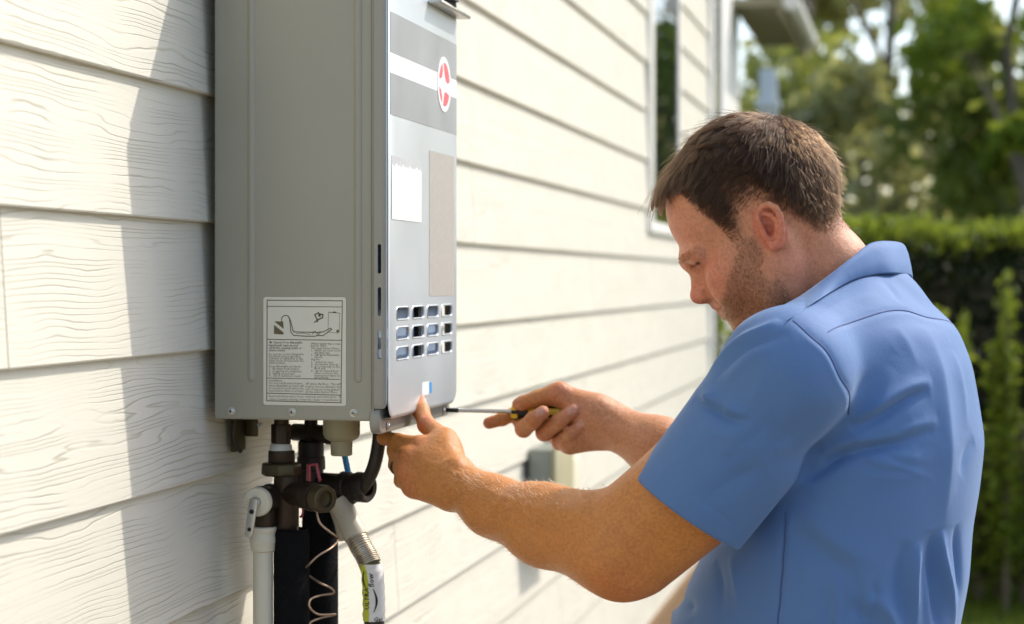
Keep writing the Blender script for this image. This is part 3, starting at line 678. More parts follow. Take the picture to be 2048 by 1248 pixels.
# ------------------------------------------------------------------ planting and trees
LM = dict(
    dark=leaf_mat('shaded_hedge_leaf', (0.005, 0.011, 0.003), (0.014, 0.026, 0.005), 0.02),  # nearly black: shade on the hedge face put into the leaf colour
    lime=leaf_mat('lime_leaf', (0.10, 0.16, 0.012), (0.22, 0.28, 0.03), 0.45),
    mid=leaf_mat('mid_green_leaf', (0.17, 0.185, 0.055), (0.36, 0.37, 0.13), 0.58),
    olive=leaf_mat('olive_leaf', (0.38, 0.35, 0.16), (0.62, 0.57, 0.32), 0.62),
    deep=leaf_mat('deep_green_leaf', (0.09, 0.115, 0.025), (0.24, 0.27, 0.07), 0.55),
)
def leaves(name, cen, size, m, parent, seed, flat=0.0):
    """one mesh of folded leaf quads at the given centres"""
    r = np.random.default_rng(seed); n = len(cen)
    d = r.normal(size=(n, 3)); d /= np.linalg.norm(d, axis=1)[:, None]
    e = r.normal(size=(n, 3)); e[:, 2] *= (1 - flat); e -= d * (e * d).sum(1)[:, None]; e /= np.linalg.norm(e, axis=1)[:, None]
    s = size * r.uniform(.6, 1.35, n)[:, None]
    v = np.stack([cen - d * s, cen + e * s * .48, cen + d * s, cen - e * s * .48], 1).reshape(-1, 3)
    me = bpy.data.meshes.new(name); me.vertices.add(4 * n); me.vertices.foreach_set('co', v.ravel().astype(np.float32))
    me.loops.add(4 * n); me.loops.foreach_set('vertex_index', np.arange(4 * n, dtype=np.int32))
    me.polygons.add(n); me.polygons.foreach_set('loop_start', np.arange(0, 4 * n, 4, dtype=np.int32)); me.update(calc_edges=True)
    at = me.attributes.new('tint', 'FLOAT', 'FACE'); at.data.foreach_set('value', r.uniform(0, 1, n).astype(np.float32))
    me.materials.append(m); o = bpy.data.objects.new(name, me); link(o, parent); return o

def tree(name, label, base, h, crown_r, m, seed, n=9000, leaf=.11, trunk_r=.09, crown_lo=.35, clumps=26, group='trees beyond the hedge', dens=1.0):
    r = np.random.default_rng(seed); t = empty(name, base, label, 'tree', group); b = np.array(base, float)
    tr = MB(); pts = [b + np.array([.12 * math.sin(k * 1.3 + seed), .12 * math.cos(k * 1.7 + seed), h * .8 * k / 7]) for k in range(8)]
    tr.sweep(pts, [trunk_r * (1.25 - .95 * k / 7) for k in range(8)], 10)
    cs = []
    for k in range(clumps):
        z = crown_lo + (1 - crown_lo) * r.uniform(0, 1); w = math.sin(min(1, (z - crown_lo) / (1 - crown_lo) * .9 + .12) * math.pi) ** .6
        a = r.uniform(0, 6.283); rad = crown_r * w * math.sqrt(r.uniform(.05, 1))
        c = b + np.array([rad * math.cos(a), rad * math.sin(a), h * z]); cs.append(c)
        if k % 2 == 0:
            st = pts[min(7, max(2, int((z - .12) * 8)))]; tr.sweep([st, st * .5 + c * .5 + np.array([0, 0, .1]), c], [trunk_r * .32, trunk_r * .2, trunk_r * .06], 6)
    tr.build('trunk', M['bark'], t, smooth=True)
    cen = []
    for c in cs:
        k = n // clumps; q_ = r.normal(size=(k, 3)); q_ /= np.linalg.norm(q_, axis=1)[:, None]
        q_ *= (r.uniform(.1, 1, k) ** .5)[:, None] * crown_r * r.uniform(.22, .42) * np.array([1, 1, .72]); cen.append(c + q_)
    tag(leaves('crown', np.concatenate(cen), leaf, m, t, seed + 100), kind='stuff')
    return t

# clipped hedge
hedge = empty('clipped_hedge', (3.0, 10.3, 0), 'tall dark clipped hedge with sunlit lime top behind the man', 'hedge')
HX = (0.35, 7.5); HYr = (9.75, 11.2); HT = 1.72
r = np.random.default_rng(3)
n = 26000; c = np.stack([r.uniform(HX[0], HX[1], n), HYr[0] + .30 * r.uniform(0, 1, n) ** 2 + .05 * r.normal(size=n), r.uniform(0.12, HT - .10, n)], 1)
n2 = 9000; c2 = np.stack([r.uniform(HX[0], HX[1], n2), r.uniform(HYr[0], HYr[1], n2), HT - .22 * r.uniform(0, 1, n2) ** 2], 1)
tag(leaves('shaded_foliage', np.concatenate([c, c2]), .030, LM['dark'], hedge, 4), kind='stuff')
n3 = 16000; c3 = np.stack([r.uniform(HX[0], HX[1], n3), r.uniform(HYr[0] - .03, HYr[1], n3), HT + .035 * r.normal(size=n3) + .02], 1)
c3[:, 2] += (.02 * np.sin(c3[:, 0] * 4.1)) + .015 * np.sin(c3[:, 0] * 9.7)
tag(leaves('sunlit_foliage', c3, .034, LM['lime'], hedge, 5), kind='stuff')  # sunlight on the hedge top put into a lighter lime leaf
MB().box(HX[0] + .15, HX[1], HYr[0] + .32, HYr[1] - .1, 0.05, HT - .22).build('inner_twigs', M['bark'], hedge)
# leafy upright shrubs before the hedge
def shrub(name, label, x, y, h, w, seed, m='lime', n=1500, leaf=.032, stems=7, SPR=.045):
    r = np.random.default_rng(seed); t = empty(name, (x, y, 0), label, 'shrub', 'shrubs in front of the hedge')
    st = MB(); cen = []
    for k in range(stems):
        a = r.uniform(0, 6.28); lean = w * r.uniform(.2, 1); hh = h * r.uniform(.72, 1.0) if k else h
        top = np.array([x + lean * math.cos(a) * .6, y + lean * math.sin(a) * .6, hh])
        if k == 0: top = np.array([x, y, h])
        base = np.array([x, y, 0.0]); st.sweep([base, base * .5 + top * .5 + np.array([lean * .1, 0, 0]), top], [.012, .008, .003], 6)
        kk = n // stems; s_ = r.uniform(.18, 1.02, kk)[:, None]; p_ = base + (top - base) * s_
        p_ = p_ + r.normal(size=(kk, 3)) * np.array([SPR, SPR, .03]) * (1.15 - s_ * .75); cen.append(p_)
    st.build('stem', M['bark'], t, smooth=True); tag(leaves('foliage', np.concatenate(cen), leaf, LM[m], t, seed), kind='stuff')
shrub('upright_shrub', 'lime green upright shrub, tallest of those against the dark hedge', 1.275, 8.95, 1.50, .10, 11, n=900, stems=4)
shrub('upright_shrub', 'short narrow lime shrub next to the man\'s back', 1.085, 9.05, 1.34, .07, 12, n=420, stems=3)
shrub('upright_shrub', 'small lime shrub tip half hidden behind the shoulder', 0.975, 9.15, 1.35, .05, 13, n=260, stems=2)
shrub('upright_shrub', 'lime shrub at the right edge of the picture', 1.46, 8.95, 1.24, .12, 14, n=700, stems=5)
for k, (x, y, h) in enumerate(((1.16, 9.25, .95), (1.36, 9.2, 1.02), (1.25, 9.3, .78), (1.55, 9.3, .9))):
    shrub('low_shrub', ['dull green low shrub behind the short narrow lime shrub', 'dull green bushy shrub under the tallest lime shrub', 'lowest green shrub at the hedge foot', 'dull green shrub low at the right edge of the picture', 'green shrub just outside the right edge', 'green shrub farthest right along the hedge'][k], x, y, h * .85, .3, 20 + k, 'mid', 420, .035, 9, .08)
# plants at the far house corner
for k, (px, d, h, nn) in enumerate(((1432, 8.72, 1.40, 1500), (1462, 8.95, 1.24, 900))):
    c_ = P(px, 560, d)
    shrub('corner_shrub', ['slim lime shrub growing at the far corner of the siding', 'lime shrub seen right below the man\'s chin'][k], c_[0], c_[1], h, .13, 40 + k, 'lime', nn, .034, 6)
# trees
def at_px(px, d): return tuple(P(px, 560, d)[:2]) + (0,)
tree('leafy_tree', 'dark leafy tree behind the porch gutter', at_px(1600, 20.0), 7.6, 1.9, LM['mid'], 51, n=3200, leaf=.13, crown_lo=.30, clumps=18)
tree('leafy_tree', 'thin olive tree with sky gaps behind the man\'s head', at_px(1765, 23.0), 8.6, 1.6, LM['olive'], 52, n=2000, leaf=.15, crown_lo=.14, clumps=20)
tree('leafy_tree', 'olive tree with dangling boughs left of the dark right-hand tree', at_px(1880, 26.0), 9.5, 1.5, LM['olive'], 53, n=2000, leaf=.15, crown_lo=.12, clumps=20)
tree('leafy_tree', 'dark spreading tree with bright tips at the right edge', at_px(2090, 14.5), 6.6, 1.15, LM['deep'], 54, n=4800, leaf=.09, crown_lo=.16, clumps=24)
tree('leafy_tree', 'lime-tipped young tree in front of the dark right-hand tree', at_px(2050, 13.2), 5.4, .8, LM['lime'], 55, n=1300, leaf=.08, crown_lo=.42, clumps=16, trunk_r=.06)
tree('leafy_tree', 'low mid-green tree just above the hedge top', at_px(1700, 17.0), 3.2, 1.3, LM['olive'], 56, n=1500, leaf=.12, crown_lo=.1, clumps=18, trunk_r=.08)
tree('leafy_tree', 'low olive tree above the hedge, centre right', at_px(1860, 18.5), 3.4, 1.5, LM['olive'], 57, n=1500, leaf=.13, crown_lo=.1, clumps=18, trunk_r=.08)
for k, (px, d, h, cr, mm) in enumerate(((2330, 16, 7, 1.7, 'deep'), (2560, 17, 8, 2.0, 'mid'), (2850, 19, 8, 2.2, 'deep'))):
    tree('leafy_tree', ['broad dark tree outside the frame on the right', 'mid-green tree outside the frame, mirrored in the window', 'far dark tree on the right outside the frame'][k], at_px(px, d), h, cr, LM[mm], 60 + k, n=6000, leaf=.14, crown_lo=.12, clumps=30)

# lawn blades where the lawn shows
r = np.random.default_rng(9); n = 30000
gx = r.uniform(.5, 3.2, n); gy = r.uniform(6.5, 9.8, n); hgt = r.uniform(.02, .06, n); an = r.uniform(0, 6.28, n); w = .0035
lean = r.normal(size=(n, 2)) * .02
v = np.stack([np.stack([gx - w * np.cos(an), gy - w * np.sin(an), 0 * gx + .003], 1), np.stack([gx + w * np.cos(an), gy + w * np.sin(an), 0 * gx + .003], 1), np.stack([gx + lean[:, 0], gy + lean[:, 1], hgt], 1)], 1).reshape(-1, 3)
me = bpy.data.meshes.new('grass'); me.vertices.add(3 * n); me.vertices.foreach_set('co', v.ravel().astype(np.float32)); me.loops.add(3 * n); me.loops.foreach_set('vertex_index', np.arange(3 * n, dtype=np.int32))
me.polygons.add(n); me.polygons.foreach_set('loop_start', np.arange(0, 3 * n, 3, dtype=np.int32)); me.update(calc_edges=True)
at = me.attributes.new('tint', 'FLOAT', 'FACE'); at.data.foreach_set('value', r.uniform(0, 1, n).astype(np.float32)); me.materials.append(LM['lime'])
tag(link(bpy.data.objects.new('grass', me)), 'short green grass in front of the hedge', 'grass', kind='stuff')
# ------------------------------------------------------------------ the man: signed-distance modelling
f32 = np.float32
def smin(a, b, k):
    if k <= 0: return np.minimum(a, b)
    h = np.clip(.5 + .5 * (b - a) / k, 0, 1); return b + (a - b) * h - k * h * (1 - h)
def smax(a, b, k): return -smin(-a, -b, k)
def d_cone(p, a, b, r1, r2):
    a = np.asarray(a, f32); b = np.asarray(b, f32); ba = b - a; pa = p - a
    t = np.clip((pa @ ba) / max(1e-12, float(ba @ ba)), 0, 1).astype(f32)
    return np.sqrt(((pa - t[:, None] * ba) ** 2).sum(1)) - (r1 + (r2 - r1) * t)
def d_ell(p, c, r, R=None):
    q = p - np.asarray(c, f32)
    if R is not None: q = q @ np.asarray(R, f32).T          # rows of R are the local axes
    r = np.asarray(r, f32); k0 = np.sqrt(((q / r) ** 2).sum(1)); k1 = np.sqrt(((q / (r * r)) ** 2).sum(1))
    return k0 * (k0 - 1) / np.maximum(k1, 1e-6)
class Group:
    """ordered list of shapes, blended one after another"""
    def __init__(s): s.ops = []; s.lo = np.full(3, 1e9); s.hi = np.full(3, -1e9)
    def _b(s, pts, r):
        for p in pts: s.lo = np.minimum(s.lo, np.asarray(p) - r); s.hi = np.maximum(s.hi, np.asarray(p) + r)
    def cone(s, a, b, r1, r2=None, k=.01): r2 = r1 if r2 is None else r2; s.ops.append(('u', d_cone, (a, b, r1, r2), k)); s._b((a, b), max(r1, r2)); return s
    def chain(s, pts, rs, k=.008, kk=.003):
        for i in range(len(pts) - 1): s.cone(pts[i], pts[i + 1], rs[i], rs[i + 1], k if i == 0 else kk)
        return s
    def ell(s, c, r, R=None, k=.01): s.ops.append(('u', d_ell, (c, r, R), k)); s._b((c,), max(r)); return s
    def ball(s, c, r, k=.01): return s.cone(c, c, r, r, k)
    def sub_ell(s, c, r, R=None, k=.006): s.ops.append(('s', d_ell, (c, r, R), k)); return s
    def sub_cone(s, a, b, r1, r2=None, k=.004): s.ops.append(('s', d_cone, (a, b, r1, r1 if r2 is None else r2), k)); return s
    def freeze(s):
        b = []
        for (o, fn, ar, k) in s.ops:
            if fn is d_cone: A, B, r1, r2 = ar; r_ = max(r1, r2); b.append(np.concatenate([np.minimum(A, B) - r_, np.maximum(A, B) + r_]))
            else: r_ = max(ar[1]); b.append(np.concatenate([np.asarray(ar[0]) - r_, np.asarray(ar[0]) + r_]))
        s.bb = np.array(b); return s
    def __call__(s, p):
        d = None
        lo_, hi_ = p.min(0), p.max(0)
        gap = np.maximum(np.maximum(s.bb[:, :3] - hi_, lo_ - s.bb[:, 3:]), 0); near = (gap ** 2).sum(1) < .05 ** 2   # shapes too far away cannot matter
        if not near.any(): return np.full(len(p), .3, f32)
        for i_, (o, fn, ar, k) in enumerate(s.ops):
            if not near[i_]: continue
            if d is None and o == 's': continue
            e = fn(p, *ar)
            if d is None: d = e
            elif o == 'u': d = smin(d, e, k)
            else: d = smax(d, -e, k)
        return d
def union(groups, k=.012, margin=.06):
    def fn(p):
        out = np.full(len(p), .5, f32)
        for gset in groups:
            m = np.all((p > gset.lo - margin) & (p < gset.hi + margin), axis=1)
            if m.any(): out[m] = smin(out[m], gset(p[m]).astype(f32), k)
        return out
    for g_ in groups: g_.freeze()
    fn.groups = groups; return fn
def blocked(fn, p, size=.05):
    """evaluate in compact spatial blocks so far-off shapes are skipped"""
    b = np.floor(p / size).astype(np.int64); key = (b[:, 0] * 4001 + b[:, 1]) * 4001 + b[:, 2]
    od = np.argsort(key, kind='stable'); cut = np.flatnonzero(np.diff(key[od])) + 1; out = np.empty(len(p), f32)
    for ix in np.split(od, cut): out[ix] = fn(p[ix])
    return out
def chunked(fn, p, n=400000):
    return np.concatenate([fn(p[i:i + n]) for i in range(0, len(p), n)]) if len(p) else np.zeros(0, f32)
def mesh_sdf(fn, lo, hi, h, C=4, slack=1.7):
    lo = np.asarray(lo, float); H = h * C; n = np.ceil((np.asarray(hi) - lo) / H).astype(int)
    ii = np.stack(np.meshgrid(*[np.arange(k) for k in n], indexing='ij'), -1).reshape(-1, 3)
    dc = blocked(fn, (lo + (ii + .5) * H).astype(f32), .1); act = ii[np.abs(dc) < H * .87 * slack]
    o = np.stack(np.meshgrid(*[np.arange(C + 1)] * 3, indexing='ij'), -1).reshape(-1, 3)
    gi = act[:, None, :] * C + o[None]                       # fine grid indices
    val = blocked(fn, (lo + gi.reshape(-1, 3) * h).astype(f32)).reshape(len(act), C + 1, C + 1, C + 1)
    N = n * C + 2; key = lambda g: (g[..., 0] * N[1] + g[..., 1]) * N[2] + g[..., 2]
    # cells
    cor = [val[:, a:a + C, b:b + C, c:c + C] for a in (0, 1) for b in (0, 1) for c in (0, 1)]
    st = np.stack(cor, -1); sg = st < 0; mixd = sg.any(-1) & ~sg.all(-1)
    oc = np.stack(np.meshgrid(*[np.arange(C)] * 3, indexing='ij'), -1)
    cell = (act[:, None, None, None, :] * C + oc[None])[mixd]; V = st[mixd]
    off = np.array([(a, b, c) for a in (0, 1) for b in (0, 1) for c in (0, 1)], float)
    acc = np.zeros((len(cell), 3)); cnt = np.zeros(len(cell))
    for i in range(8):
        for j in range(i + 1, 8):
            if np.abs(off[i] - off[j]).sum() != 1: continue
            s_ = (V[:, i] < 0) != (V[:, j] < 0); t = np.where(s_, V[:, i] / np.where(s_, V[:, i] - V[:, j], 1), 0)
            acc += np.where(s_[:, None], off[i] + (off[j] - off[i]) * t[:, None], 0); cnt += s_
    vert = lo + (cell + acc / np.maximum(cnt, 1)[:, None]) * h
    ck = key(cell); order = np.argsort(ck); ck = ck[order]; vert = vert[order]
    quads = []
    for ax in range(3):
        b, c = (ax + 1) % 3, (ax + 2) % 3
        v0 = val[:, :C, :C, :C]; sl = [slice(0, C)] * 3; sl[ax] = slice(1, C + 1); v1 = val[(slice(None),) + tuple(sl)]
        e = (v0 < 0) != (v1 < 0); g0 = (act[:, None, None, None, :] * C + oc[None])[e]; inside = (v0 < 0)[e]
        db = np.zeros(3, int); db[b] = 1; dc_ = np.zeros(3, int); dc_[c] = 1
        ks = [key(g0 - db - dc_), key(g0 - dc_), key(g0), key(g0 - db)]
        idx = [np.clip(np.searchsorted(ck, k_), 0, len(ck) - 1) for k_ in ks]
        ok = np.all([ck[i_] == k_ for i_, k_ in zip(idx, ks)], axis=0)
        qd = np.stack(idx, -1)[ok]; fl = ~inside[ok]; qd[fl] = qd[fl][:, ::-1]; quads.append(qd)
    return vert, np.concatenate(quads)
def np_mesh(name, v, qd, m, parent=None, smooth=True):
    me = bpy.data.meshes.new(name); me.vertices.add(len(v)); me.vertices.foreach_set('co', np.ascontiguousarray(v, f32).ravel())
    k = qd.shape[1]; me.loops.add(qd.size); me.loops.foreach_set('vertex_index', qd.ravel().astype(np.int32))
    me.polygons.add(len(qd)); me.polygons.foreach_set('loop_start', np.arange(0, qd.size, k, dtype=np.int32)); me.update(calc_edges=True)
    if smooth: me.polygons.foreach_set('use_smooth', np.ones(len(qd), bool))
    if m: me.materials.append(m)
    o = bpy.data.objects.new(name, me); link(o, parent); return o
def grad(fn, p, e=.0015):
    g_ = np.stack([chunked(fn, (p + np.eye(3)[i] * e).astype(f32)) - chunked(fn, (p - np.eye(3)[i] * e).astype(f32)) for i in range(3)], 1)
    return g_ / np.maximum(np.linalg.norm(g_, axis=1), 1e-9)[:, None]
def vnormals(v, qd):
    a, b, c, d = (v[qd[:, i]] for i in range(4)); fn = np.cross(c - a, d - b); n_ = np.zeros_like(v)
    for i in range(4): np.add.at(n_, qd[:, i], fn)
    return n_ / np.maximum(np.linalg.norm(n_, axis=1), 1e-12)[:, None]
def project(fn, px, py, d0=1.9, d1=2.9):
    """3-D point of the surface behind a photo pixel (used to lay seams and folds on the cloth)"""
    d = d0; dirv = P(px, py, 1.0) - CAM0
    for _ in range(80):
        s_ = float(fn((CAM0 + dirv * d)[None].astype(f32))[0])
        if s_ < .0006 or d > d1: break
        d += max(s_ * .7, .0005)
    return CAM0 + dirv * d

# ---- frames
BN = -RIGHT * .914 + FWD * .407; BL = -FWD * .914 - RIGHT * .407          # chest direction, his left
psi, pit = math.radians(9), math.radians(28)
fh = -RIGHT * math.cos(psi) + FWD * math.sin(psi)
HF = fh * math.cos(pit) - UP * math.sin(pit); HU = UP * math.cos(pit) + fh * math.sin(pit); HL = -(FWD * math.cos(psi) + RIGHT * math.sin(psi))
HO = P(1520, 468, 2.335) - HL * .070
HR = np.stack([HF, HL, HU])                                              # rows: head axes
def hd(x, y, z): return HO + HF * x + HL * y + HU * z
def hell(g_, c, r, k=.01, sub=False): (g_.sub_ell if sub else g_.ell)(hd(*c), r, HR, k)

# ---- head
head = Group()
hell(head, (-.015, 0, .049), (.1015, .0785, .0930))
hell(head, (-.050, 0, .040), (.056, .066, .066), .03)
hell(head, (.034, 0, .052), (.062, .064, .066), .02)                     # forehead
hell(head, (.038, 0, -.022), (.050, .057, .066), .02)                    # mid face
hell(head, (.028, 0, -.060), (.050, .049, .034), .02)                    # lower face
for s in (1, -1):
    head.cone(hd(.004, s * .056, -.046), hd(.022, s * .049, -.072), .017, .017, .022)
    head.cone(hd(.022, s * .049, -.072), hd(.066, s * .016, -.088), .016, .013, .02)
    head.ell(hd(.056, s * .044, -.020), (.022, .018, .017), HR, .026)    # cheekbone
    head.ell(hd(.060, s * .033, -.042), (.024, .021, .024), HR, .02)     # cheek
    head.ell(hd(.020, s * .052, -.030), (.034, .018, .036), HR, .025)    # side of the face
head.cone(hd(.0635, -.012, -.0865), hd(.0635, .012, -.0865), .0160, .0160, .016)   # chin
head.cone(hd(.085, -.030, .018), hd(.0925, 0, .014), .0080, .0085, .020); head.cone(hd(.085, .030, .018), hd(.0925, 0, .014), .0080, .0085, .020)
for s in (1, -1):
    head.sub_ell(hd(.0975, s * .034, .0035), (.0185, .0170, .0095), HR, .014)
    head.ell(hd(.0735, s * .0325, .0055), (.0150, .0155, .0125), HR, .004)      # lidded eye
    head.cone(hd(.080, s * .046, .0175), hd(.0900, s * .018, .0170), .0060, .0072, .016)  # brow
# nose
head.cone(hd(.0880, 0, .006), hd(.1025, 0, -.026), .0074, .0090, .009)
head.cone(hd(.080, 0, .000), hd(.0915, 0, -.032), .0120, .0130, .010)
head.ell(hd(.1030, 0, -.0300), (.0114, .0116, .0098), HR, .006)
for s in (1, -1):
    head.ell(hd(.0940, s * .0125, -.0330), (.0115, .0080, .0080), HR, .006)
# muzzle, lips
hell(head, (.070, 0, -.054), (.021, .028, .020), .014)
for s in (1, -1):
    head.cone(hd(.0890, 0, -.0505), hd(.0785, s * .0215, -.0560), .0058, .0036, .006)
    head.cone(hd(.0845, 0, -.0615), hd(.0765, s * .0205, -.0580), .0064, .0036, .006)
    head.sub_cone(hd(.0965, 0, -.0560), hd(.0835, s * .0240, -.0575), .0020, .0016, .003)
    head.sub_ell(hd(.0985, s * .0078, -.0405), (.0056, .0036, .0050), HR, .003)          # nostril
    head.sub_cone(hd(.0930, s * .0195, -.030), hd(.081, s * .031, -.053), .0022, .002, .009)   # nasolabial fold
    head.sub_cone(hd(.0925, s * .0205, .0050), hd(.0825, s * .0455, .0050), .0016, .0013, .0025)  # lid slit
# near-side ear (his left) and far ear
def ear(s):
    tilt = math.radians(-7); ES = .86; ct, st_ = math.cos(tilt), math.sin(tilt)
    def e(a, b, o):   # a forward, b up in ear plane, o outward
        a, b = a * ES, b * ES; x = a * ct + b * st_; z = -a * st_ + b * ct
        return hd(x - .013, s * (.0725 + o + max(0, -a) * .36), z + .001)
    head.ell(e(-.004, 0, .001), (.0165, .0060, .0265), HR, .004)
    rim = [(.0085, .006), (.010, .017), (.0065, .0265), (-.002, .0315), (-.0115, .0305), (-.0185, .0225), (-.0205, .0115), (-.0190, .000), (-.0150, -.0110), (-.0095, -.0200), (-.0030, -.0260), (.0040, -.0265), (.0065, -.020)]
    rad = [.0026, .0031, .0036, .0040, .0041, .0040, .0038, .0036, .0036, .0042, .0054, .0050, .0036]
    head.sub_ell(e(-.003, .004, .0095), (.0115, .0078, .0185), HR, .003)
    head.sub_ell(e(.0005, -.004, .0060), (.0085, .0105, .0090), HR, .003)     # concha
    for i in range(len(rim) - 1): head.cone(e(*rim[i], .0082), e(*rim[i + 1], .0082), rad[i], rad[i + 1], .0022)
    anti = [(-.001, .021), (-.009, .016), (-.0125, .006), (-.0115, -.004), (-.006, -.0120)]
    for i in range(len(anti) - 1): head.cone(e(*anti[i], .0062), e(*anti[i + 1], .0062), .0030, .0030, .003)
    head.cone(e(.0085, -.003, .0055), e(.0080, -.009, .0055), .0040, .0034, .004)   # tragus
    head.sub_cone(e(.0010, -.0055, .006), e(.0040, -.0055, -.016), .0040, .0036, .002)
ear(1); ear(-1)
# neck
NB = P(1728, 640, 2.425)
head.cone(P(1590, 482, 2.405), P(1645, 540, 2.41), .051, .053, .03); head.cone(P(1645, 540, 2.41), NB, .052, .055, .03)
head.cone(hd(.012, 0, -.062), P(1640, 660, 2.42), .034, .040, .025)
for s in (1, -1):
    head.cone(hd(-.018, s * .054, -.016), P(1600, 640, 2.36) if s > 0 else P(1620, 640, 2.50), .016, .014, .018)
head._b((hd(0, 0, 0),), .15)

# ---- torso core inside the shirt
torso = Group()
torso.cone(NB + np.array([0, 0, -.02]), P(1700, 800, 2.43), .05, .09, .03); torso.cone(P(1700, 800, 2.43), P(1630, 1260, 2.43), .10, .11, .03)
SL, SR = P(1585, 745, 2.235), P(1735, 720, 2.60)
torso.cone(P(1680, 720, 2.40), SL, .065, .055, .03); torso.cone(P(1720, 720, 2.45), SR, .065, .055, .03)

# ---- left arm
EL, WL = P(1226, 1098, 2.30), P(922, 972, 2.475)
armL = Group()
armL.cone(SL, EL, .055, .046, .03)
U = lambda a, b, t: np.asarray(a) * (1 - t) + np.asarray(b) * t
armL.cone(P(1420, 935, 2.262), P(1288, 1030, 2.290), .042, .045, .03)      # biceps
armL.cone(P(1425, 1005, 2.268), P(1290, 1128, 2.298), .043, .036, .03)       # triceps
armL.ball(P(1243, 1150, 2.305), .024, .03)                                # elbow point
armL.cone(P(1222, 1090, 2.30), P(1090, 1052, 2.37), .052, .047, .03)
armL.cone(P(1090, 1052, 2.37), P(985, 1012, 2.43), .046, .036, .02)
armL.cone(P(985, 1012, 2.43), WL, .0345, .0300, .02)
armL.cone(P(1180, 1045, 2.31), P(1060, 1020, 2.38), .034, .028, .02)      # brachioradialis
# hand: metacarpals, fingers, thumb
kn = {'i': P(842, 893, 2.520), 'm': P(818, 916, 2.508), 'r': P(815, 944, 2.502), 'p': P(826, 974, 2.500)}
wr = {'i': P(905, 940, 2.485), 'm': P(900, 960, 2.478), 'r': P(898, 975, 2.475), 'p': P(898, 990, 2.478)}
for k_, (ra, rb) in {'i': (.021, .0125), 'm': (.021, .0130), 'r': (.020, .0122), 'p': (.018, .0115)}.items(): armL.cone(wr[k_], kn[k_], ra, rb, .016)
armL.ell(P(860, 945, 2.505), (.030, .024, .030), None, .02)
armL.chain([kn['i'], P(795, 882, 2.545), P(768, 876, 2.572), P(772, 868, 2.592)], [.0122, .0102, .0092, .0080], .010)
armL.chain([kn['m'], P(790, 902, 2.545), P(796, 893, 2.580), P(812, 885, 2.60)], [.0125, .0104, .0094, .0082], .010)
armL.chain([kn['r'], P(792, 930, 2.540), P(800, 917, 2.574), P(822, 908, 2.59)], [.0120, .0100, .0090, .0080], .010)
armL.chain([kn['p'], P(802, 962, 2.530), P(812, 945, 2.560), P(832, 935, 2.575)], [.0110, .0090, .0082, .0074], .010)
TH_ = [P(900, 945, 2.492), P(888, 880, 2.528), P(853, 850, 2.560), P(842, 822, 2.586), P(840, 802, 2.602)]
armL.chain(TH_, [.021, .0150, .0112, .0108, .0085], .018, .006)
armL.ell(P(890, 905, 2.515), (.020, .018, .024), None, .018)
armL._b((WL, SL, EL), .09)

# ---- right arm, hand closed round the screwdriver
ER, WR = P(1500, 985, 2.600), P(1212, 846, 2.715)
armR = Group()
armR.cone(SR, ER, .056, .046, .03); armR.cone(ER, P(1320, 897, 2.67), .048, .041, .02); armR.cone(P(1320, 897, 2.67), WR, .040, .0285, .02)
# tool axis
TIP, HND0, HND1 = P(886, 820, 2.775), P(1024, 829, 2.752), P(1172, 826, 2.728)
armR.cone(WR, P(1165, 838, 2.735), .030, .030, .02)
armR.cone(P(1190, 868, 2.722), P(1140, 884, 2.722), .022, .018, .016)       # heel of the palm (little-finger side)
armR.cone(P(1185, 822, 2.715), P(1120, 790, 2.728), .026, .015, .016)       # thenar
armR.ell(P(1130, 845, 2.760), (.036, .018, .036), None, .016)               # palm behind the handle
armR.chain([P(1118, 787, 2.726), P(1075, 797, 2.728), P(1046, 806, 2.734), P(1036, 808, 2.738)], [.0155, .0118, .0105, .0085], .012)  # thumb along the handle
armR.chain([P(1095, 805, 2.775), P(1050, 818, 2.775), P(1005, 838, 2.768), P(978, 846, 2.766)], [.0125, .0105, .0098, .0086], .010)  # index along the shaft
def wrapped(px, y0, tipx, tipy, r):
    # base behind the handle, under it, and the fingertip up the near side
    armR.chain([P(px + 26, 822, 2.772), P(px - 2, y0 - 12, 2.765), P(px, y0, 2.730), P((px + tipx) / 2, (y0 + tipy) / 2 - 1, 2.705), P(tipx, tipy, 2.700)], [r * 1.12, r * 1.06, r * 1.02, r, r * .84], .007, .003)
wrapped(1047, 858, 1086, 825, .0118); wrapped(1088, 866, 1148, 821, .0114); wrapped(1118, 886, 1166, 849, .0098)
def nail(g_, tip, along, face, r, w=.0052, l=.0060):
    al = along / np.linalg.norm(along); fc = face - al * (face @ al); fc /= np.linalg.norm(fc); sd_ = np.cross(al, fc)
    g_.ell(tip + fc * (r * .80), (l, .0016, w), np.stack([al, fc, sd_]), .0012); NAILS.append((tip + fc * r, max(w, l), fc))
NAILS = []
nail(armR, P(1083, 827, 2.700), RIGHT * .8 + UP * .6, -FWD * .9 + UP * .3 - RIGHT * .2, .0102)
nail(armR, P(1145, 824, 2.700), RIGHT * .83 + UP * .55, -FWD * .9 + UP * .35 - RIGHT * .2, .0098)
nail(armR, P(1163, 851, 2.700), RIGHT * .83 + UP * .55, -FWD * .9 + UP * .35 - RIGHT * .2, .0086, .0042, .005)
nail(armL, P(841, 806, 2.600), UP, RIGHT * .75 - FWD * .65, .0090, .0058, .0066)
# tendons and knuckles on the back of the left hand
for k_ in 'imrp': armL.cone(U(wr[k_], kn[k_], .35) - FWD * .0155 + UP * .002, kn[k_] - FWD * .0095, .0035, .0045, .008); armL.ball(kn[k_] - FWD * .003, .0118, .006)
armL.cone(P(884, 880, 2.515), P(915, 930, 2.465), .0035, .0035, .010)
armR._b((WR, ER), .09); armR._b((P(1010, 830, 2.75),), .06)

body_fn = union([head, torso, armL, armR], .014)
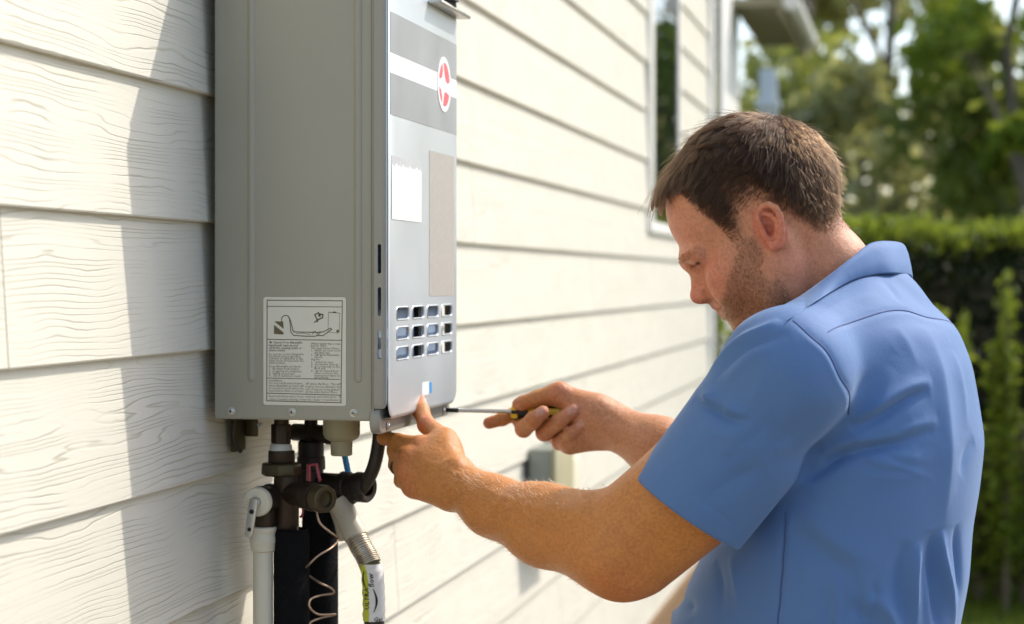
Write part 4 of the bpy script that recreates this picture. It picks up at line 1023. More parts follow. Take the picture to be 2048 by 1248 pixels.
# ---- shirt
D0 = 2.43
LV = np.array([(560, 1830, 66, .10), (600, 1884, 114, .128), (660, 1934, 174, .170), (730, 1958, 206, .185), (800, 1968, 222, .190), (880, 1977, 235, .190), (970, 1964, 245, .188),
               (1050, 1946, 256, .184), (1150, 1934, 274, .180), (1248, 1912, 284, .178), (1400, 1890, 285, .178), (1560, 1880, 285, .178)], float)
lz = ((HORIZ - LV[:, 0]) / FPX * D0)[::-1]; la = ((LV[:, 1] - LV[:, 2] - 1024) / FPX * D0)[::-1]; lh = (LV[:, 2] / FPX * D0)[::-1]; ls = LV[:, 3][::-1]
ln_ = np.sqrt(np.maximum(lh ** 2 - (.407 * ls) ** 2, .03 ** 2)) / .914
def smooth_interp(x, xp, fp):
    # finely resampled, slightly blurred table so the loft has no creases
    xs = np.linspace(xp[0], xp[-1], 200); ys = np.interp(xs, xp, fp); k = np.hanning(17); k /= k.sum(); ys = np.convolve(np.pad(ys, 8, 'edge'), k, 'valid'); return np.interp(x, xs, ys)
def d_torso(p, grow=0.0):
    q_ = p - CAM0.astype(f32); a = q_ @ RIGHT - 0; b = q_ @ FWD; c = q_ @ UP
    ac = smooth_interp(c, lz, la); sn = smooth_interp(c, lz, ln_) + grow; sl_ = smooth_interp(c, lz, ls) + grow
    n_ = -(a - ac) * .914 + (b - D0) * .407; l_ = -(b - D0) * .914 - (a - ac) * .407
    k0 = np.sqrt((n_ / sn) ** 2 + (l_ / sl_) ** 2); k1 = np.sqrt((n_ / sn ** 2) ** 2 + (l_ / sl_ ** 2) ** 2)
    d = k0 * (k0 - 1) / np.maximum(k1, 1e-6)
    return smax(d, c - (HORIZ - 582) / FPX * D0, .05)
SHL = P(1573, 748, 2.240); HEM = P(1362, 1018, 2.268); AX = (P(1335, 1045, 2.272) - SHL); AX /= np.linalg.norm(AX)
AX2 = P(1226, 1098, 2.30) - P(1573, 748, 2.235); AX2 /= np.linalg.norm(AX2)
hemn = np.cross(P(1460, 1085, 2.27) - P(1265, 948, 2.27), FWD + .12 * RIGHT); hemn /= np.linalg.norm(hemn); hemn *= np.sign(hemn @ AX)
def shirt_fn(p):
    d = d_torso(p)
    d = smin(d, d_cone(p, P(1738, 618, 2.42), SHL, .055, .072), .035)
    d = smin(d, d_cone(p, P(1750, 625, 2.45), SR, .055, .072), .035)
    rs = d_cone(p, SR, P(1600, 860, 2.60), .073, .066); rs = smax(rs, ((p - P(1595, 866, 2.60)) @ ((ER - SR) / np.linalg.norm(ER - SR))), .002); d = smin(d, rs, .03)
    sl_ = d_cone(p, SHL, P(1370, 1008, 2.268), .0735, .0675); sl_ = np.minimum(sl_, d_cone(p, P(1370, 1008, 2.268), P(1290, 1098, 2.28), .0675, .066))
    sl_ = smin(sl_, d_cone(p, P(1490, 905, 2.262), P(1392, 1042, 2.275), .066, .060), .01)
    hp_ = (p - HEM) @ hemn; sl_ = smax(sl_, hp_, .002)
    d = smin(d, sl_, .022)
    inner = smin(d_cone(p, P(1430, 935, 2.26), P(1290, 1098, 2.28), .055, .0625), d_cone(p, P(1430, 985, 2.266), P(1340, 1110, 2.28), .052, .0555), .01)
    d = smax(d, -inner, .002)
    neck_ = d_cone(p, P(1675, 600, 2.42), P(1590, 470, 2.41), .060, .066); d = smax(d, -neck_, .006)
    return d.astype(f32)
def strokes_disp(v, nrm, fn, strokes):
    disp = np.zeros(len(v))
    for (pts, amp, w) in strokes:
        P3 = np.array([project(fn, *q_) if len(q_) == 2 else P(*q_) for q_ in pts]); m3 = [P3[0]]
        P3 = np.array(spline(list(P3), 8 * len(P3)))
        m = np.all((v > P3.min(0) - 3 * w) & (v < P3.max(0) + 3 * w), axis=1); idx = np.flatnonzero(m)
        if not len(idx): continue
        best = np.full(len(idx), 9.0); tt = np.zeros(len(idx)); L_ = len(P3) - 1
        for i in range(L_):
            a, b = P3[i], P3[i + 1]; ba = b - a; pa = v[idx] - a; t = np.clip((pa @ ba) / max(ba @ ba, 1e-12), 0, 1); dd = np.linalg.norm(pa - t[:, None] * ba, axis=1)
            u_ = dd < best; best[u_] = dd[u_]; tt[u_] = (i + t[u_]) / L_
        disp[idx] += amp * np.exp(-(best / w) ** 1.5) * np.sin(np.pi * np.clip(tt, 0, 1)) ** .8
    return v + nrm * disp[:, None]
def band_step(v, nrm, fn, pts, amp, w):
    """lapped seam: a narrow groove with a raised lip beside it"""
    return strokes_disp(v, nrm, fn, [(pts, -amp, w)])
sv, sq = mesh_sdf(shirt_fn, P(1290, 1500, 2.10) - np.array([.12, .12, 0]), P(2010, 470, 2.75) + np.array([.12, .12, 0.02]), .0030)
sn_ = vnormals(sv, sq)
F = [
    # armpit folds: ridge, then the valley under it
    ([(1700, 842), (1754, 812), (1815, 776), (1862, 762)], .0060, .010), ([(1700, 858), (1754, 836), (1815, 799), (1858, 782)], -.0075, .0085),
    ([(1640, 905), (1723, 880), (1797, 862), (1872, 838)], .0060, .010), ([(1640, 925), (1723, 902), (1797, 886), (1868, 862)], -.0070, .009),
    ([(1690, 945), (1790, 956), (1850, 948)], .0020, .010), ([(1670, 900), (1720, 850), (1760, 800), (1790, 740)], .0030, .016),
    ([(1700, 800), (1740, 760), (1790, 700)], -.0025, .014), ([(1600, 962), (1660, 925), (1715, 880)], -.006, .010),
    # long soft ridge down the back, folds at the small of the back
    ([(1845, 650), (1880, 740), (1893, 849), (1895, 960), (1886, 1060)], .0045, .022),
    ([(1884, 1060), (1893, 1145), (1908, 1260)], .0065, .0095), ([(1866, 1060), (1872, 1150), (1880, 1270)], -.0095, .018), ([(1912, 1050), (1918, 1120), (1920, 1200)], -.0055, .010),
    ([(1842, 1085), (1829, 1157), (1831, 1270)], .0070, .010), ([(1815, 1080), (1803, 1160), (1808, 1260)], -.0060, .016), ([(1740, 1190), (1775, 1225), (1800, 1275)], .006, .013), ([(1700, 1200), (1735, 1240), (1760, 1290)], -.005, .014),
    ([(1920, 950), (1935, 905), (1950, 880)], -.003, .014), ([(1580, 1052), (1640, 1101), (1720, 1165)], -.0040, .022), ([(1600, 1030), (1680, 1090), (1760, 1130)], .0035, .02),
    # sleeve
    ([(1388, 780), (1415, 796), (1458, 820), (1495, 828)], .0055, .0085), ([(1384, 800), (1420, 815), (1465, 838), (1500, 842)], -.0060, .008), ([(1400, 845), (1450, 870), (1500, 872)], .0022, .011),
    ([(1412, 752), (1465, 692), (1520, 660), (1560, 640)], .0042, .008), ([(1425, 762), (1475, 708), (1530, 678), (1580, 668)], -.0042, .008), ([(1448, 765), (1500, 715), (1550, 695)], .0030, .010),
    ([(1450, 905), (1480, 850), (1520, 770), (1545, 715)], .0013, .0055), ([(1300, 960), (1380, 905), (1420, 850)], .0018, .012), ([(1400, 1010), (1470, 960), (1530, 930)], -.0030, .016), ([(1540, 900), (1600, 860), (1660, 800)], -.0025, .016),
    # front by the belly
    ([(1358, 1170), (1356, 1210), (1352, 1260)], .005, .008), ([(1372, 1165), (1376, 1210), (1376, 1260)], -.006, .009), ([(1460, 1110), (1472, 1160), (1480, 1220)], .003, .010), ([(1430, 1120), (1440, 1160), (1444, 1230)], -.003, .010),
    # pull lines from the collar over the yoke
    ([(1762, 556), (1785, 580), (1800, 605)], -.0018, .010), ([(1790, 650), (1815, 690), (1840, 740)], .0020, .014), ([(1640, 625), (1700, 600), (1760, 590)], .0022, .012), 
    ([(1905, 700), (1925, 780), (1935, 860)], .0025, .014),
]
cr_ = np.random.default_rng(5)
for k in range(16):      # fine creases fanning out of the armpit
    a = math.radians(cr_.uniform(-42, 22)); r0_, r1_ = cr_.uniform(10, 50), cr_.uniform(110, 230); bend = cr_.uniform(-12, 12)
    q0, q1 = (1672 + r0_ * math.cos(a), 888 + r0_ * math.sin(a)), (1672 + r1_ * math.cos(a), 888 + r1_ * math.sin(a))
    F.append(([q0, ((q0[0] + q1[0]) / 2 - bend * math.sin(a), (q0[1] + q1[1]) / 2 + bend * math.cos(a)), q1], cr_.choice([-1, 1]) * cr_.uniform(.0010, .0024), cr_.uniform(.0035, .0065)))
for k in range(14):      # creases rising from the waist
    x0 = cr_.uniform(1590, 1900); y0 = cr_.uniform(1110, 1190); dx = cr_.uniform(-25, 25)
    F.append(([(x0 + dx, y0), (x0 + dx * .4, (y0 + 1275) / 2), (x0, 1275)], cr_.choice([-1, 1]) * cr_.uniform(.0010, .0026), cr_.uniform(.0045, .009)))
for k in range(12):      # small creases in the sleeve
    x0 = cr_.uniform(1400, 1560); y0 = cr_.uniform(800, 960); a = math.radians(cr_.uniform(-50, 10)); L_ = cr_.uniform(25, 60)
    F.append(([(x0, y0), (x0 + L_ * .5 * math.cos(a), y0 + L_ * .5 * math.sin(a) + cr_.uniform(-4, 4)), (x0 + L_ * math.cos(a), y0 + L_ * math.sin(a))], cr_.choice([-1, 1]) * cr_.uniform(.0007, .0016), cr_.uniform(.003, .006)))
F.append((((1272, 905), (1345, 957), (1400, 998), (1448, 1035), (1500, 1068)), -.0011, .0028))
sv = strokes_disp(sv, sn_, shirt_fn, [(a_, b_ * (1.45 if abs(b_) > .0028 else 1.1), c_ * (.80 if c_ > .0075 else 1.0)) for a_, b_, c_ in F])
ARM_SEAM = [(1573, 632), (1618, 668), (1655, 702), (1683, 757), (1702, 800), (1698, 840)]
YOKE = [(1634, 679), (1692, 647), (1754, 626), (1809, 619), (1865, 635), (1918, 662)]
SIDE = [(1571, 1015), (1569, 1070), (1563, 1160), (1554, 1262)]
sn_ = vnormals(sv, sq)
sv = strokes_disp(sv, sn_, shirt_fn, [(YOKE, -.0020, .0040), ([(x_, y_ + 9) for x_, y_ in YOKE], .0012, .006), (ARM_SEAM, -.0018, .0040), ([(x_ - 9, y_ + 5) for x_, y_ in ARM_SEAM], .0014, .006), (SIDE, -.0016, .0040), ([(x_ + 9, y_) for x_, y_ in SIDE], .0012, .006)])
def cloth_mat():
    m, nt, b = new_mat('blue_work_shirt'); N = nt.nodes.new; L = nt.links.new
    g_ = N('ShaderNodeNewGeometry'); n1 = N('ShaderNodeTexNoise'); n1.inputs['Scale'].default_value = 9; n1.inputs['Detail'].default_value = 3; L(g_.outputs['Position'], n1.inputs['Vector'])
    mx = N('ShaderNodeMix'); mx.data_type = 'RGBA'; mx.inputs[6].default_value = (0.080, 0.168, 0.365, 1); mx.inputs[7].default_value = (0.098, 0.193, 0.400, 1); L(n1.outputs['Fac'], mx.inputs[0]); L(mx.outputs[2], b.inputs['Base Color'])
    b.inputs['Roughness'].default_value = 0.68; b.inputs['Sheen Weight'].default_value = 0.25; b.inputs['Sheen Roughness'].default_value = 0.4; b.inputs['Sheen Tint'].default_value = (.75, .85, 1, 1); b.inputs['Specular IOR Level'].default_value = 0.30
    n2 = N('ShaderNodeTexNoise'); n2.inputs['Scale'].default_value = 900; L(g_.outputs['Position'], n2.inputs['Vector'])
    n3 = N('ShaderNodeTexNoise'); n3.inputs['Scale'].default_value = 38; n3.inputs['Detail'].default_value = 3; n3.inputs['Distortion'].default_value = .6; L(g_.outputs['Position'], n3.inputs['Vector'])
    b1 = N('ShaderNodeBump'); b1.inputs['Strength'].default_value = .45; b1.inputs['Distance'].default_value = .0008; L(n2.outputs['Fac'], b1.inputs['Height'])
    b2 = N('ShaderNodeBump'); b2.inputs['Strength'].default_value = .10; b2.inputs['Distance'].default_value = .006; L(n3.outputs['Fac'], b2.inputs['Height']); L(b1.outputs[0], b2.inputs['Normal']); L(b2.outputs[0], b.inputs['Normal'])
    return m
M['cloth'] = cloth_mat(); M['seam_shadow'] = mat('navy_seam_shadow', (0.045, 0.085, 0.22), 0.7)  # dark navy carries the crease shadow of the seams
person = empty('person', (float(P(1640, 560, 2.43)[0]), float(P(1640, 560, 2.43)[1]), 0), 'man in blue short-sleeved shirt leaning in with a screwdriver', 'person')
shirt = np_mesh('shirt', sv, sq, M['cloth'], person)
for nm_, line in (('yoke_seam', YOKE), ('armhole_seam', ARM_SEAM), ('side_seam', SIDE)):
    pts = spline([project(shirt_fn, *q_) for q_ in line], 90)
    sm_ = []
    for p_ in pts:
        w_ = np.exp(-((sv - p_) ** 2).sum(1) / .004 ** 2) if True else 0; near_ = w_ > 1e-3
        sm_.append((sv[near_] * w_[near_, None]).sum(0) / w_[near_].sum() - (sn_[near_] * w_[near_, None]).sum(0) / w_[near_].sum() * .0002 if near_.any() else p_)
    sm_ = [np.mean(sm_[max(0, i - 2):i + 3], axis=0) for i in range(len(sm_))]
    sm_ = sm_[5:-4]
    MB().sweep(sm_, .0011, 8).build('seam', M['seam_shadow'], shirt, smooth=True)['label'] = nm_.replace('_', ' ') + ' of the shirt'  # dark tube laid in the groove as painted seam shadow
# collar
A_ = [(1556, 622, 2.335), (1600, 592, 2.318), (1650, 556, 2.322), (1700, 517, 2.347), (1738, 488, 2.385), (1775, 483, 2.425), (1804, 489, 2.462), (1792, 505, 2.515), (1740, 545, 2.545), (1660, 590, 2.545), (1590, 630, 2.505)]
B_ = [(1576, 640), (1617, 612), (1662, 584), (1706, 560), (1750, 549), (1793, 547), (1824, 553, 2.455), (1812, 572, 2.53), (1750, 600, 2.585), (1660, 640, 2.585), (1585, 668, 2.53)]
A3 = [P(*a) for a in A_]; B3 = []
for b_ in B_:
    if len(b_) == 3: B3.append(P(*b_)); continue
    w_ = project(shirt_fn, *b_, d0=2.1, d1=2.6); B3.append(w_ - (w_ - CAM0) / np.linalg.norm(w_ - CAM0) * .0065)
NK = P(1690, 600, 2.42)
A3 = np.array(spline(A3, 60)); B3 = np.array(spline(B3, 60)); ncx = NK + (P(1640, 520, 2.41) - NK) * .5
rows = []
inn = A3 + (ncx - A3) * .10 - UP * .034
out_dir = (A3 + B3) / 2 - ncx; out_dir /= np.linalg.norm(out_dir, axis=1)[:, None]
for (wA, wB, wI, bul) in ((0, 0, 1, 0), (.5, 0, .5, -.002), (.95, 0, .05, .0005), (1, 0, 0, .0022), (.93, .07, 0, .0042), (.7, .3, 0, .0052), (.35, .65, 0, .0038), (.04, .96, 0, .0012), (0, 1.0, 0, -.0005), (.04, .96, 0, -.0012), (.4, .6, 0, .0016), (.8, .2, 0, .0022), (.97, .03, 0, -.0008), (.5, 0, .5, -.0035), (0, 0, 1, -.0015)):
    rows.append(A3 * wA + B3 * wB + inn * wI + out_dir * bul)
cvv = np.concatenate(rows); nr = len(A3)
cq = np.array([(i * nr + k, i * nr + k + 1, (i + 1) * nr + k + 1, (i + 1) * nr + k) for i in range(len(rows) - 1) for k in range(nr - 1)])
np_mesh('collar', cvv, cq, M['cloth'], shirt)
# trousers and boots, below the frame
M['denim'] = mat('dark_work_trousers', (0.03, 0.035, 0.05), 0.8, bump=.3); M['boot'] = mat('brown_boot', (0.06, 0.035, 0.02), 0.5)
pc = P(1605, 560, D0); pc[2] = 0; loc = lambda n_, l_, z: pc + BN * n_ + BL * l_ + UP * z
tr_ = Group()
tr_.ell(loc(0, 0, .98), (.17, .17, .13), None, .03)
for s_ in (1, -1):
    tr_.cone(loc(0, s_ * .09, .93), loc(.02, s_ * .12, .50), .095, .070, .03); tr_.cone(loc(.02, s_ * .12, .50), loc(-.02, s_ * .13, .09), .070, .058, .03)
tf = union([tr_], .02); tv, tq = mesh_sdf(tf, tr_.lo - .03, tr_.hi + .03, .012); np_mesh('trousers', tv, tq, M['denim'], person)
for s_ in (1, -1):
    bt = Group(); bt.cone(loc(-.02, s_ * .13, .14), loc(-.03, s_ * .13, .055), .052, .050, .03); bt.cone(loc(-.04, s_ * .13, .045), loc(.16, s_ * .14, .038), .045, .038, .03)
    bf = union([bt], .02); cut_ = lambda p, f_=bf: smax(f_(p), -(p[:, 2]).astype(f32) + .004, .004)
    bv, bq = mesh_sdf(cut_, bt.lo - .02, bt.hi + .02, .008); np_mesh('boot', bv, bq, M['boot'], person)
# ---- body surface, colouring
bv_, bq_ = mesh_sdf(body_fn, np.min([g_.lo for g_ in body_fn.groups], axis=0) - .02, np.max([g_.hi for g_ in body_fn.groups], axis=0) + .02, .0020)
bn_ = vnormals(bv_, bq_)
bv_ = strokes_disp(bv_, bn_, body_fn, [
    ([(930, 955), (895, 940), (862, 925), (838, 915)], .0013, .0030), ([(925, 985), (885, 968), (850, 955)], .0012, .0030), ([(905, 915), (885, 925), (870, 950)], .0010, .0028),
    ([(1120, 1010), (1060, 1012), (1000, 990), (955, 970)], .0012, .0038), ([(1200, 1085), (1130, 1085), (1060, 1062), (1000, 1040)], -.0030, .014), ([(1190, 1030), (1120, 1025), (1050, 1020)], .0026, .016),
    ([(1168, 988), (1184, 1012), (1190, 1045)], -.0022, .0045), ([(1182, 984), (1200, 1010), (1208, 1040)], -.0016, .0045), ([(1225, 1165), (1250, 1150), (1265, 1120)], -.0020, .008),
    ([(828, 846), (845, 853), (864, 842)], -.0012, .0024), ([(828, 853), (845, 860), (868, 850)], -.0010, .0022), ([(786, 868), (800, 880), (812, 896)], -.0012, .0030),
    ([(1300, 1100), (1360, 1050), (1410, 1000)], -.0025, .016), ([(1190, 800), (1215, 830), (1222, 870)], -.0014, .004), ([(1210, 800), (1260, 850), (1290, 890)], .0012, .0045), ([(1195, 845), (1240, 880), (1280, 910)], .0012, .0045)])
bn_ = vnormals(bv_, bq_)
HLc = (bv_ - HO) @ HR.T; X_, Y_, Z_ = HLc.T
ishead = (np.linalg.norm(HLc - np.array([0, 0, .01]), axis=1) < .155) & (Z_ > -.125)
ZBX = [-.13, -.07, -.05, -.036, -.024, -.012, .002, .012, .020, .033, .039, .052, .058, .064, .080, .12]
ZBZ = [-.050, -.042, -.012, .012, .028, .032, .032, .024, .002, .004, .030, .058, .086, .100, .108, .108]
zb_ = lambda x: np.interp(x, ZBX, ZBZ)
nz = lambda p, s_, k=0: np.sin(p[:, 0] * s_ + 1.3 + k) * np.sin(p[:, 1] * s_ * 1.1 + .7 + k) * np.sin(p[:, 2] * s_ * .9 + k)
inear = (((X_ + .014) / .020) ** 2 + ((Z_ - .001) / .029) ** 2 < 1) & (np.abs(Y_) > .060)
above = Z_ - zb_(X_) + .004 * nz(bv_, 900) + .004 * nz(bv_, 2300, 1)
hairm = ishead & (above > 0) & ~inear & (np.abs(Y_) < .0835) & (Z_ > -.055)
cheek = np.where(X_ > .034, -.004 - (X_ - .034) * 1.02, .004)
beard = ishead & (Z_ < cheek + .004 * nz(bv_, 500)) & (Z_ > -.112) & (X_ > .008 - np.clip(-.03 - Z_, 0, .05) * .10) & (np.abs(Y_) < .075) & ~inear
must = ishead & (X_ > .074) & (Z_ < -.039) & (Z_ > -.0495) & (np.abs(Y_) < .026)
lipm = ishead & (X_ > .0765) & (Z_ < -.0475) & (Z_ > -.0675) & (np.abs(Y_) < .0215) & (np.abs(Z_ + .0560) < .0090)
beard = (beard | must) & ~lipm
base = np.array([.625, .280, .150]); tan = np.array([.585, .235, .060]); redc = np.array([.62, .170, .105])
col = np.tile(base, (len(bv_), 1))
arm_w = np.clip((np.linalg.norm(bv_ - HO, axis=1) - .25) / .12, 0, 1)[:, None]
col = col * (1 - arm_w) + tan * arm_w
blob = lambda c, r: np.exp(-(((bv_ - c) ** 2).sum(1)) / r ** 2)
red = .70 * blob(hd(.062, .046, -.022), .030) + .8 * blob(hd(.106, 0, -.03), .020) + .25 * blob(hd(.085, .03, .05), .04) + .30 * blob(hd(-.02, .06, -.05), .05)
red += np.where(inear & (Y_ > .070), .55, 0) + .35 * blob(P(1243, 1165, 2.27), .035)
for k_ in 'imrp': red += .45 * blob(kn[k_] - FWD * .01, .013)
for c_ in (P(1040, 864, 2.73), P(1086, 868, 2.73), P(1120, 888, 2.73), P(1036, 808, 2.738), P(1120, 780, 2.715), P(968, 848, 2.766), P(1086, 828, 2.70), P(1148, 824, 2.70), P(841, 800, 2.60), P(852, 845, 2.555)): red += .55 * blob(c_, .016)
red = np.clip(red, 0, .9)[:, None]; col = col * (1 - red) + redc * red
# paler wrist insides and forearm of the far arm
pale = np.clip(blob(P(1240, 865, 2.69), .09), 0, .6)[:, None]; col = col * (1 - pale) + np.array([.60, .31, .19]) * pale
mott = (1 + .05 * nz(bv_, 160) + .04 * nz(bv_, 420, 2))[:, None]; col *= mott
bl_ = np.zeros(len(bv_)); bl_[beard] = .42
def smoothv(a, it=4):
    for _ in range(it):
        acc = np.zeros(len(a)); cnt = np.zeros(len(a)); m = a[bq_].mean(1)
        for i in range(4): np.add.at(acc, bq_[:, i], m); np.add.at(cnt, bq_[:, i], 1)
        a = acc / np.maximum(cnt, 1)
    return a
bl_ = smoothv(bl_, 5)[:, None]; col = col * (1 - bl_) + np.array([.20, .115, .065]) * bl_
hm_ = smoothv(hairm * np.clip(.10 + above / .036, 0, 1), 8)[:, None] * .85; col = col * (1 - hm_) + np.array([.060, .036, .020]) * hm_
lp = smoothv(lipm.astype(float), 2)[:, None] * .5; col = col * (1 - lp) + np.array([.46, .16, .12]) * lp
for s_ in (1, -1):
    t_ = np.linspace(0, 1, 12)[:, None]; ll = np.array([.0925, s_ * .0205, .0048]) * (1 - t_) + np.array([.0825, s_ * .0460, .0048]) * t_
    w_ = np.exp(-((HLc[:, None, :] - ll[None]) ** 2).sum(2).min(1) / .0024 ** 2)[:, None] * .85 if len(bv_) < 1 else None
    m_ = np.flatnonzero(np.linalg.norm(HLc - np.array([.087, s_ * .033, .005]), axis=1) < .025)
    w_ = np.exp(-((HLc[m_][:, None, :] - ll[None]) ** 2).sum(2).min(1) / .0034 ** 2)[:, None] * .8
    col[m_] = col[m_] * (1 - w_) + np.array([.06, .03, .018]) * w_
for (c_, r_, fc) in NAILS:
    w_ = (np.exp(-(((bv_ - c_) ** 2).sum(1)) / (r_ * .95) ** 2) * (bn_ @ fc > .3))[:, None]; w_ = np.clip(w_ * 1.8, 0, .9); col = col * (1 - w_) + np.array([.64, .36, .28]) * w_
def skin_mat():
    m, nt, b = new_mat('skin'); N = nt.nodes.new; L = nt.links.new
    at = N('ShaderNodeAttribute'); at.attribute_name = 'skin'; g_ = N('ShaderNodeNewGeometry')
    n1 = N('ShaderNodeTexNoise'); n1.inputs['Scale'].default_value = 260; n1.inputs['Detail'].default_value = 4; L(g_.outputs['Position'], n1.inputs['Vector'])
    hs_ = N('ShaderNodeMix'); hs_.data_type = 'RGBA'; hs_.blend_type = 'MULTIPLY'; hs_.inputs[0].default_value = .55; L(at.outputs['Color'], hs_.inputs[6])
    cr = N('ShaderNodeValToRGB'); cr.color_ramp.elements[0].color = (.72, .62, .55, 1); cr.color_ramp.elements[1].color = (1, 1, 1, 1); cr.color_ramp.elements[0].position = .35; cr.color_ramp.elements[1].position = .6
    L(n1.outputs['Fac'], cr.inputs[0]); L(cr.outputs[0], hs_.inputs[7]); L(hs_.outputs[2], b.inputs['Base Color'])
    b.inputs['Roughness'].default_value = .46; b.inputs['Specular IOR Level'].default_value = .42
    b.inputs['Subsurface Weight'].default_value = .22; b.inputs['Subsurface Scale'].default_value = .006; b.inputs['Subsurface Radius'].default_value = (1, .35, .18)
    n2 = N('ShaderNodeTexVoronoi'); n2.inputs['Scale'].default_value = 900; L(g_.outputs['Position'], n2.inputs['Vector'])
    n3 = N('ShaderNodeTexNoise'); n3.inputs['Scale'].default_value = 120; n3.inputs['Detail'].default_value = 5; L(g_.outputs['Position'], n3.inputs['Vector'])
    b1 = N('ShaderNodeBump'); b1.inputs['Strength'].default_value = .35; b1.inputs['Distance'].default_value = .0010; L(n2.outputs[0], b1.inputs['Height'])
    b2 = N('ShaderNodeBump'); b2.inputs['Strength'].default_value = .45; b2.inputs['Distance'].default_value = .0022; L(n3.outputs['Fac'], b2.inputs['Height']); L(b1.outputs[0], b2.inputs['Normal']); L(b2.outputs[0], b.inputs['Normal'])
    return m
body = np_mesh('body', bv_, bq_, skin_mat(), person)
ca = body.data.attributes.new('skin', 'FLOAT_COLOR', 'POINT'); ca.data.foreach_set('color', np.concatenate([np.clip(col, 0, 1), np.ones((len(col), 1))], 1).astype(f32).ravel())

# ---- hair
def hair_mat(name, c, rough=.32):
    m = bpy.data.materials.new(name); m.use_nodes = True; nt = m.node_tree; nt.nodes.clear(); N = nt.nodes.new
    o = N('ShaderNodeOutputMaterial'); b = N('ShaderNodeBsdfHairPrincipled'); b.parametrization = 'COLOR'; hi = N('ShaderNodeHairInfo'); mx = N('ShaderNodeMix'); mx.data_type = 'RGBA'
    mx.inputs[6].default_value = tuple(k * .30 for k in c) + (1,); mx.inputs[7].default_value = tuple(min(1, k * 2.1) for k in c) + (1,)
    nt.links.new(hi.outputs['Random'], mx.inputs[0]); nt.links.new(mx.outputs[2], b.inputs['Color']); b.inputs['Roughness'].default_value = rough; b.inputs['Radial Roughness'].default_value = .5; b.inputs['IOR'].default_value = 1.42
    nt.links.new(b.outputs[0], o.inputs[0]); return m
def strands(name, pts, r0, r1, m, parent=person):
    """pts: (n, k, 3)"""
    n_, k_ = pts.shape[:2]; hc = bpy.data.hair_curves.new(name); hc.add_curves([k_] * n_)
    hc.attributes['position'].data.foreach_set('vector', np.ascontiguousarray(pts, f32).ravel())
    ra = hc.attributes.get('radius') or hc.attributes.new('radius', 'FLOAT', 'POINT')
    ra.data.foreach_set('value', np.tile(np.linspace(r0, r1, k_), n_).astype(f32)); hc.materials.append(m)
    o = bpy.data.objects.new(name, hc); link(o, parent); return o
hr = np.random.default_rng(21)
EC, ER_ = np.array([-.015, 0, .049]), np.array([.1015, .0785, .0930])
def skull_n(p):
    g_ = (p - EC) / ER_ ** 2; return g_ / np.linalg.norm(g_, axis=1)[:, None]
WH = np.array([-.075, -.012, .118])
def grow(root, n0, seed):
    r = np.random.default_rng(seed); n_ = len(root); x, y, z = root.T
    ab = z - zb_(x); ln = np.interp(ab, [0, .012, .03, .055, .08, .1], [.003, .0055, .009, .015, .026, .032])
    front = np.clip((x - .025) / .03, 0, 1) * np.clip((z - .098) / .012, 0, 1); ln = ln * (1 - front) + .050 * front
    back = np.clip((-x - .055) / .03, 0, 1); ln = ln * (1 - back * .42)
    ln *= r.uniform(.78, 1.15, n_)
    K = 8; p = root.copy(); out = [p.copy()]
    a0 = np.radians(r.uniform(34, 62, n_)) * (1 - .25 * back)
    swirl = r.normal(size=(n_, 3)) * .24
    for k in range(1, K):
        nn = skull_n(p); d = p - WH; d = d / np.maximum(np.linalg.norm(d, axis=1), .02)[:, None]
        d[:, 1] += .10 * front; d[:, 2] -= .35 * front * (k / K) + .10 * (k / K)
        d[:, 0] += .35 * (z > .02) * (1 - back)
        d += swirl; d -= nn * (d * nn).sum(1)[:, None]; d /= np.maximum(np.linalg.norm(d, axis=1), 1e-6)[:, None]
        a = a0 * (1 - k / (K - 1)) ** 1.1
        step = d * np.cos(a)[:, None] + nn * np.sin(a)[:, None]; p = p + step * (ln / (K - 1))[:, None]; out.append(p.copy())
    return np.stack(out, 1)
hidx = np.flatnonzero(hairm & (Y_ > -.09) & (hr.uniform(0, 1, len(bv_)) < np.clip(.14 + above / .034, 0, 1)))
def roots(idx, n_, jit=.0012):
    i = hr.choice(idx, n_); return HLc[i] + hr.normal(size=(n_, 3)) * jit * .7, bn_[i] @ HR.T
NS = 800; rs_, ns_ = roots(hidx, NS); seeds = grow(rs_, ns_, 1)
NH = 42000; rt, nt_ = roots(hidx, NH); st_ = grow(rt, nt_, 2)
near = np.empty(NH, int)
for i in range(0, NH, 4000): near[i:i + 4000] = ((rt[i:i + 4000, None, :] - rs_[None]) ** 2).sum(2).argmin(1)
tt_ = (np.linspace(0, 1, 8) ** 1.4)[None, :, None]; lens_ = np.clip(np.linalg.norm(seeds[:, -1] - seeds[:, 0], axis=1)[near] / .03, .15, 1)[:, None, None]
st_ = st_ * (1 - .80 * tt_ * lens_) + (seeds[near]) * (.80 * tt_ * lens_)
towld = lambda q_: HO + q_ @ HR
M['hair'] = hair_mat('brown_hair', (.024, .0115, .0052)); M['stub'] = hair_mat('stubble_hair', (.095, .047, .023)); M['fuzz'] = hair_mat('arm_hair', (.26, .15, .07))
fly = grow(*roots(hidx, 1600), 3); fly = fly[:, :1] + (fly - fly[:, :1]) * 1.12 + (fly[:, -1:] - fly[:, :1] + skull_n(fly[:, 0])[:, None] * .03) * (np.linspace(0, 1, 8) ** 2)[None, :, None] * hr.uniform(0, .30, (1600, 1, 1))
strands('hair', towld(np.concatenate([st_, fly])), .00021, .00009, M['hair'])
bidx = np.flatnonzero(beard & ~must & (Y_ > -.03))
